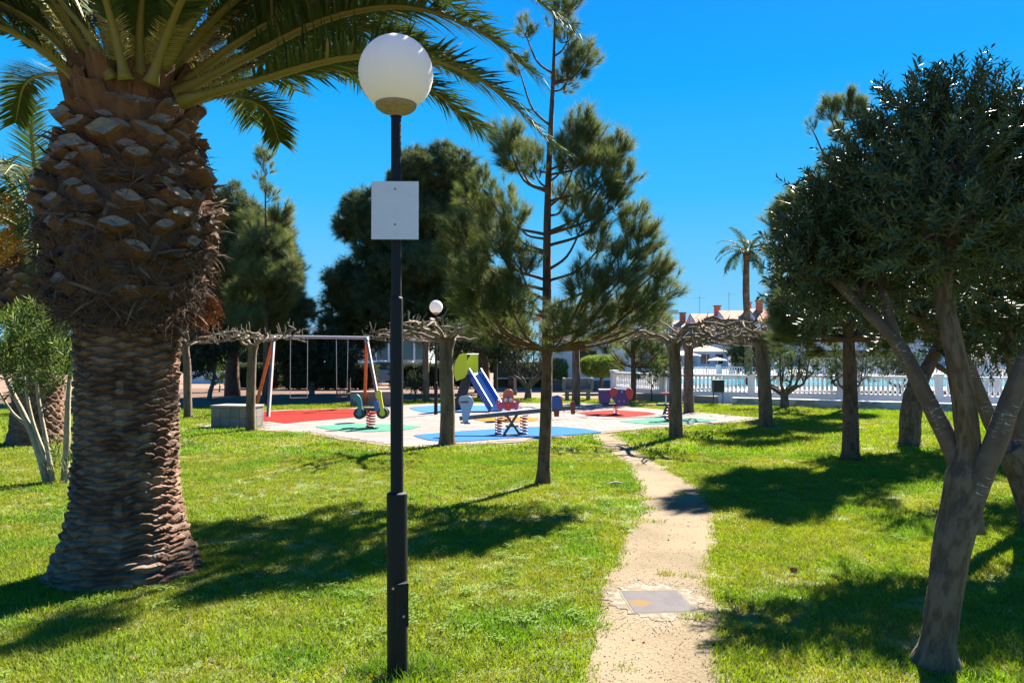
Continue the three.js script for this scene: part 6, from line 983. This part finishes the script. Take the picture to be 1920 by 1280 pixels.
function hedge(label, x0, x1, z, h, dep, sd, per) { // clipped hedge: leafy box
  const t = thing('hedge', label, 'hedge', V((x0 + x1) / 2, 0, z), 'hedges'); seed(sd); { const st = []; for (let x = (x0 - x1) / 2 + 0.1; x < (x1 - x0) / 2; x += 0.16) st.push(limb(V(x, -0.02, rr(-0.2, 0.2)), V(x + rr(-0.15, 0.15), h * rr(0.75, 0.95), rr(-0.35, 0.35)), 0.02, 0.008, 0, 0.03, 4)); part('stems', merge(st), greyBark, t).userData.kind = 'stuff'; }
  const mats = darkSprigs.map(() => []), cols = darkSprigs.map(() => []); for (let i = 0; i < per; i++) { const f = R(), x = rr(-1, 1) * (x1 - x0) / 2, p = f < 0.3 ? V(x, h + rr(-0.12, 0.05), rr(-0.5, 0.5) * dep) : f < 0.7 ? V(x, rr(0, h), dep / 2 * (R() < 0.8 ? 1 : -1) + rr(-0.12, 0.06)) : V(x, rr(0, h), rr(-0.5, 0.5) * dep), k = Math.floor(R() * 2); mats[k].push(mtx(p, V(rr(-0.6, 0.6), rr(0.2, 1), f < 0.35 ? rr(-0.5, 0.5) : rr(0, 1)), rr(0.6, 1.0))); const b = rr(0.8, 1.3); cols[k].push(C(b * 1.1, b, b)); }
  darkSprigs.forEach((g, k) => copies('leaves', g, shrubMat, mats[k], cols[k], t));
}
hedge('dark hedge behind the swings along the street', hx(535, 40), hx(705, 40), -40, 1.12, 0.9, 181, 5200);
hedge('shaded hedge left of the swings by the pine trunk', hx(440, 41), hx(530, 41), -41, 1.12, 0.9, 182, 2900);
hedge('dark hedge behind the plane and slide', hx(735, 42), hx(905, 42), -42, 1.1, 0.9, 183, 4600);
function car(label, x, z, c, ry) {
  const t = thing('parked_car', label, 'car', V(x, 0, z), 'cars parked beyond the hedge'); t.rotation.y = ry; const m = phys({ color: C(...c), roughness: 0.3, clearcoat: 0.8, clearcoatRoughness: 0.1 });
  const side = (pts, w) => { const g = extrude(poly(pts), w, 0.03); return g; };
  part('body', side([[-2.05, 0.32], [-2.1, 0.62], [-2.0, 0.86], [-1.35, 0.93], [1.1, 0.96], [1.95, 0.80], [2.1, 0.55], [2.05, 0.30]], 1.64), m, t);
  part('cabin', side([[-1.75, 0.92], [-1.25, 1.38], [-0.6, 1.47], [0.3, 1.45], [0.75, 1.3], [1.25, 0.93]], 1.42), m, t);
  for (const s of [-1, 1]) { part('side_window', side([[-1.45, 0.98], [-1.1, 1.32], [-0.35, 1.38], [-0.35, 0.98]], 0.02).translate(0, 0, s * 0.745), glassDark, t); part('side_window', side([[-0.28, 0.98], [-0.28, 1.38], [0.3, 1.36], [0.95, 0.98]], 0.02).translate(0, 0, s * 0.745), glassDark, t); }
  part('windscreen', box(0.6, 0.02, 1.3, 0, 0, 0).rotateZ(-0.72).translate(1.02, 1.16, 0), glassDark, t); part('rear_window', box(0.5, 0.02, 1.2, 0, 0, 0).rotateZ(0.78).translate(-1.54, 1.17, 0), glassDark, t);
  for (const x2 of [-1.3, 1.3]) for (const s of [-1, 1]) { const w = part('wheel', new THREE.CylinderGeometry(0.31, 0.31, 0.2, 22).rotateX(Math.PI / 2).translate(x2, 0.31, s * 0.76), black, t); part('rim', new THREE.CylinderGeometry(0.19, 0.19, 0.02, 16).rotateX(Math.PI / 2).translate(x2, 0.31, s * 0.87), steel, w); }
  for (const s of [-1, 1]) { part('headlight', box(0.05, 0.12, 0.3, 2.06, 0.66, s * 0.58, 0, 0.015), whiteP, t); part('tail_light', box(0.05, 0.14, 0.26, -2.09, 0.7, s * 0.6, 0, 0.015), darkRed, t); }
}
car('white parked car seen over the hedge behind the swings', hx(592, 47), -47.5, [0.55, 0.55, 0.56], 1.2);
car('blue grey parked car beside the swing leg', hx(712, 46), -46.5, [0.10, 0.18, 0.26], 0.7);
car('dark parked car left of the white one', hx(560, 48.5), -49.5, [0.10, 0.05, 0.06], 1.0);
scene.traverse((o) => { if (o.isMesh) { o.castShadow = true; o.receiveShadow = true; } });
renderer.render(scene, camera);
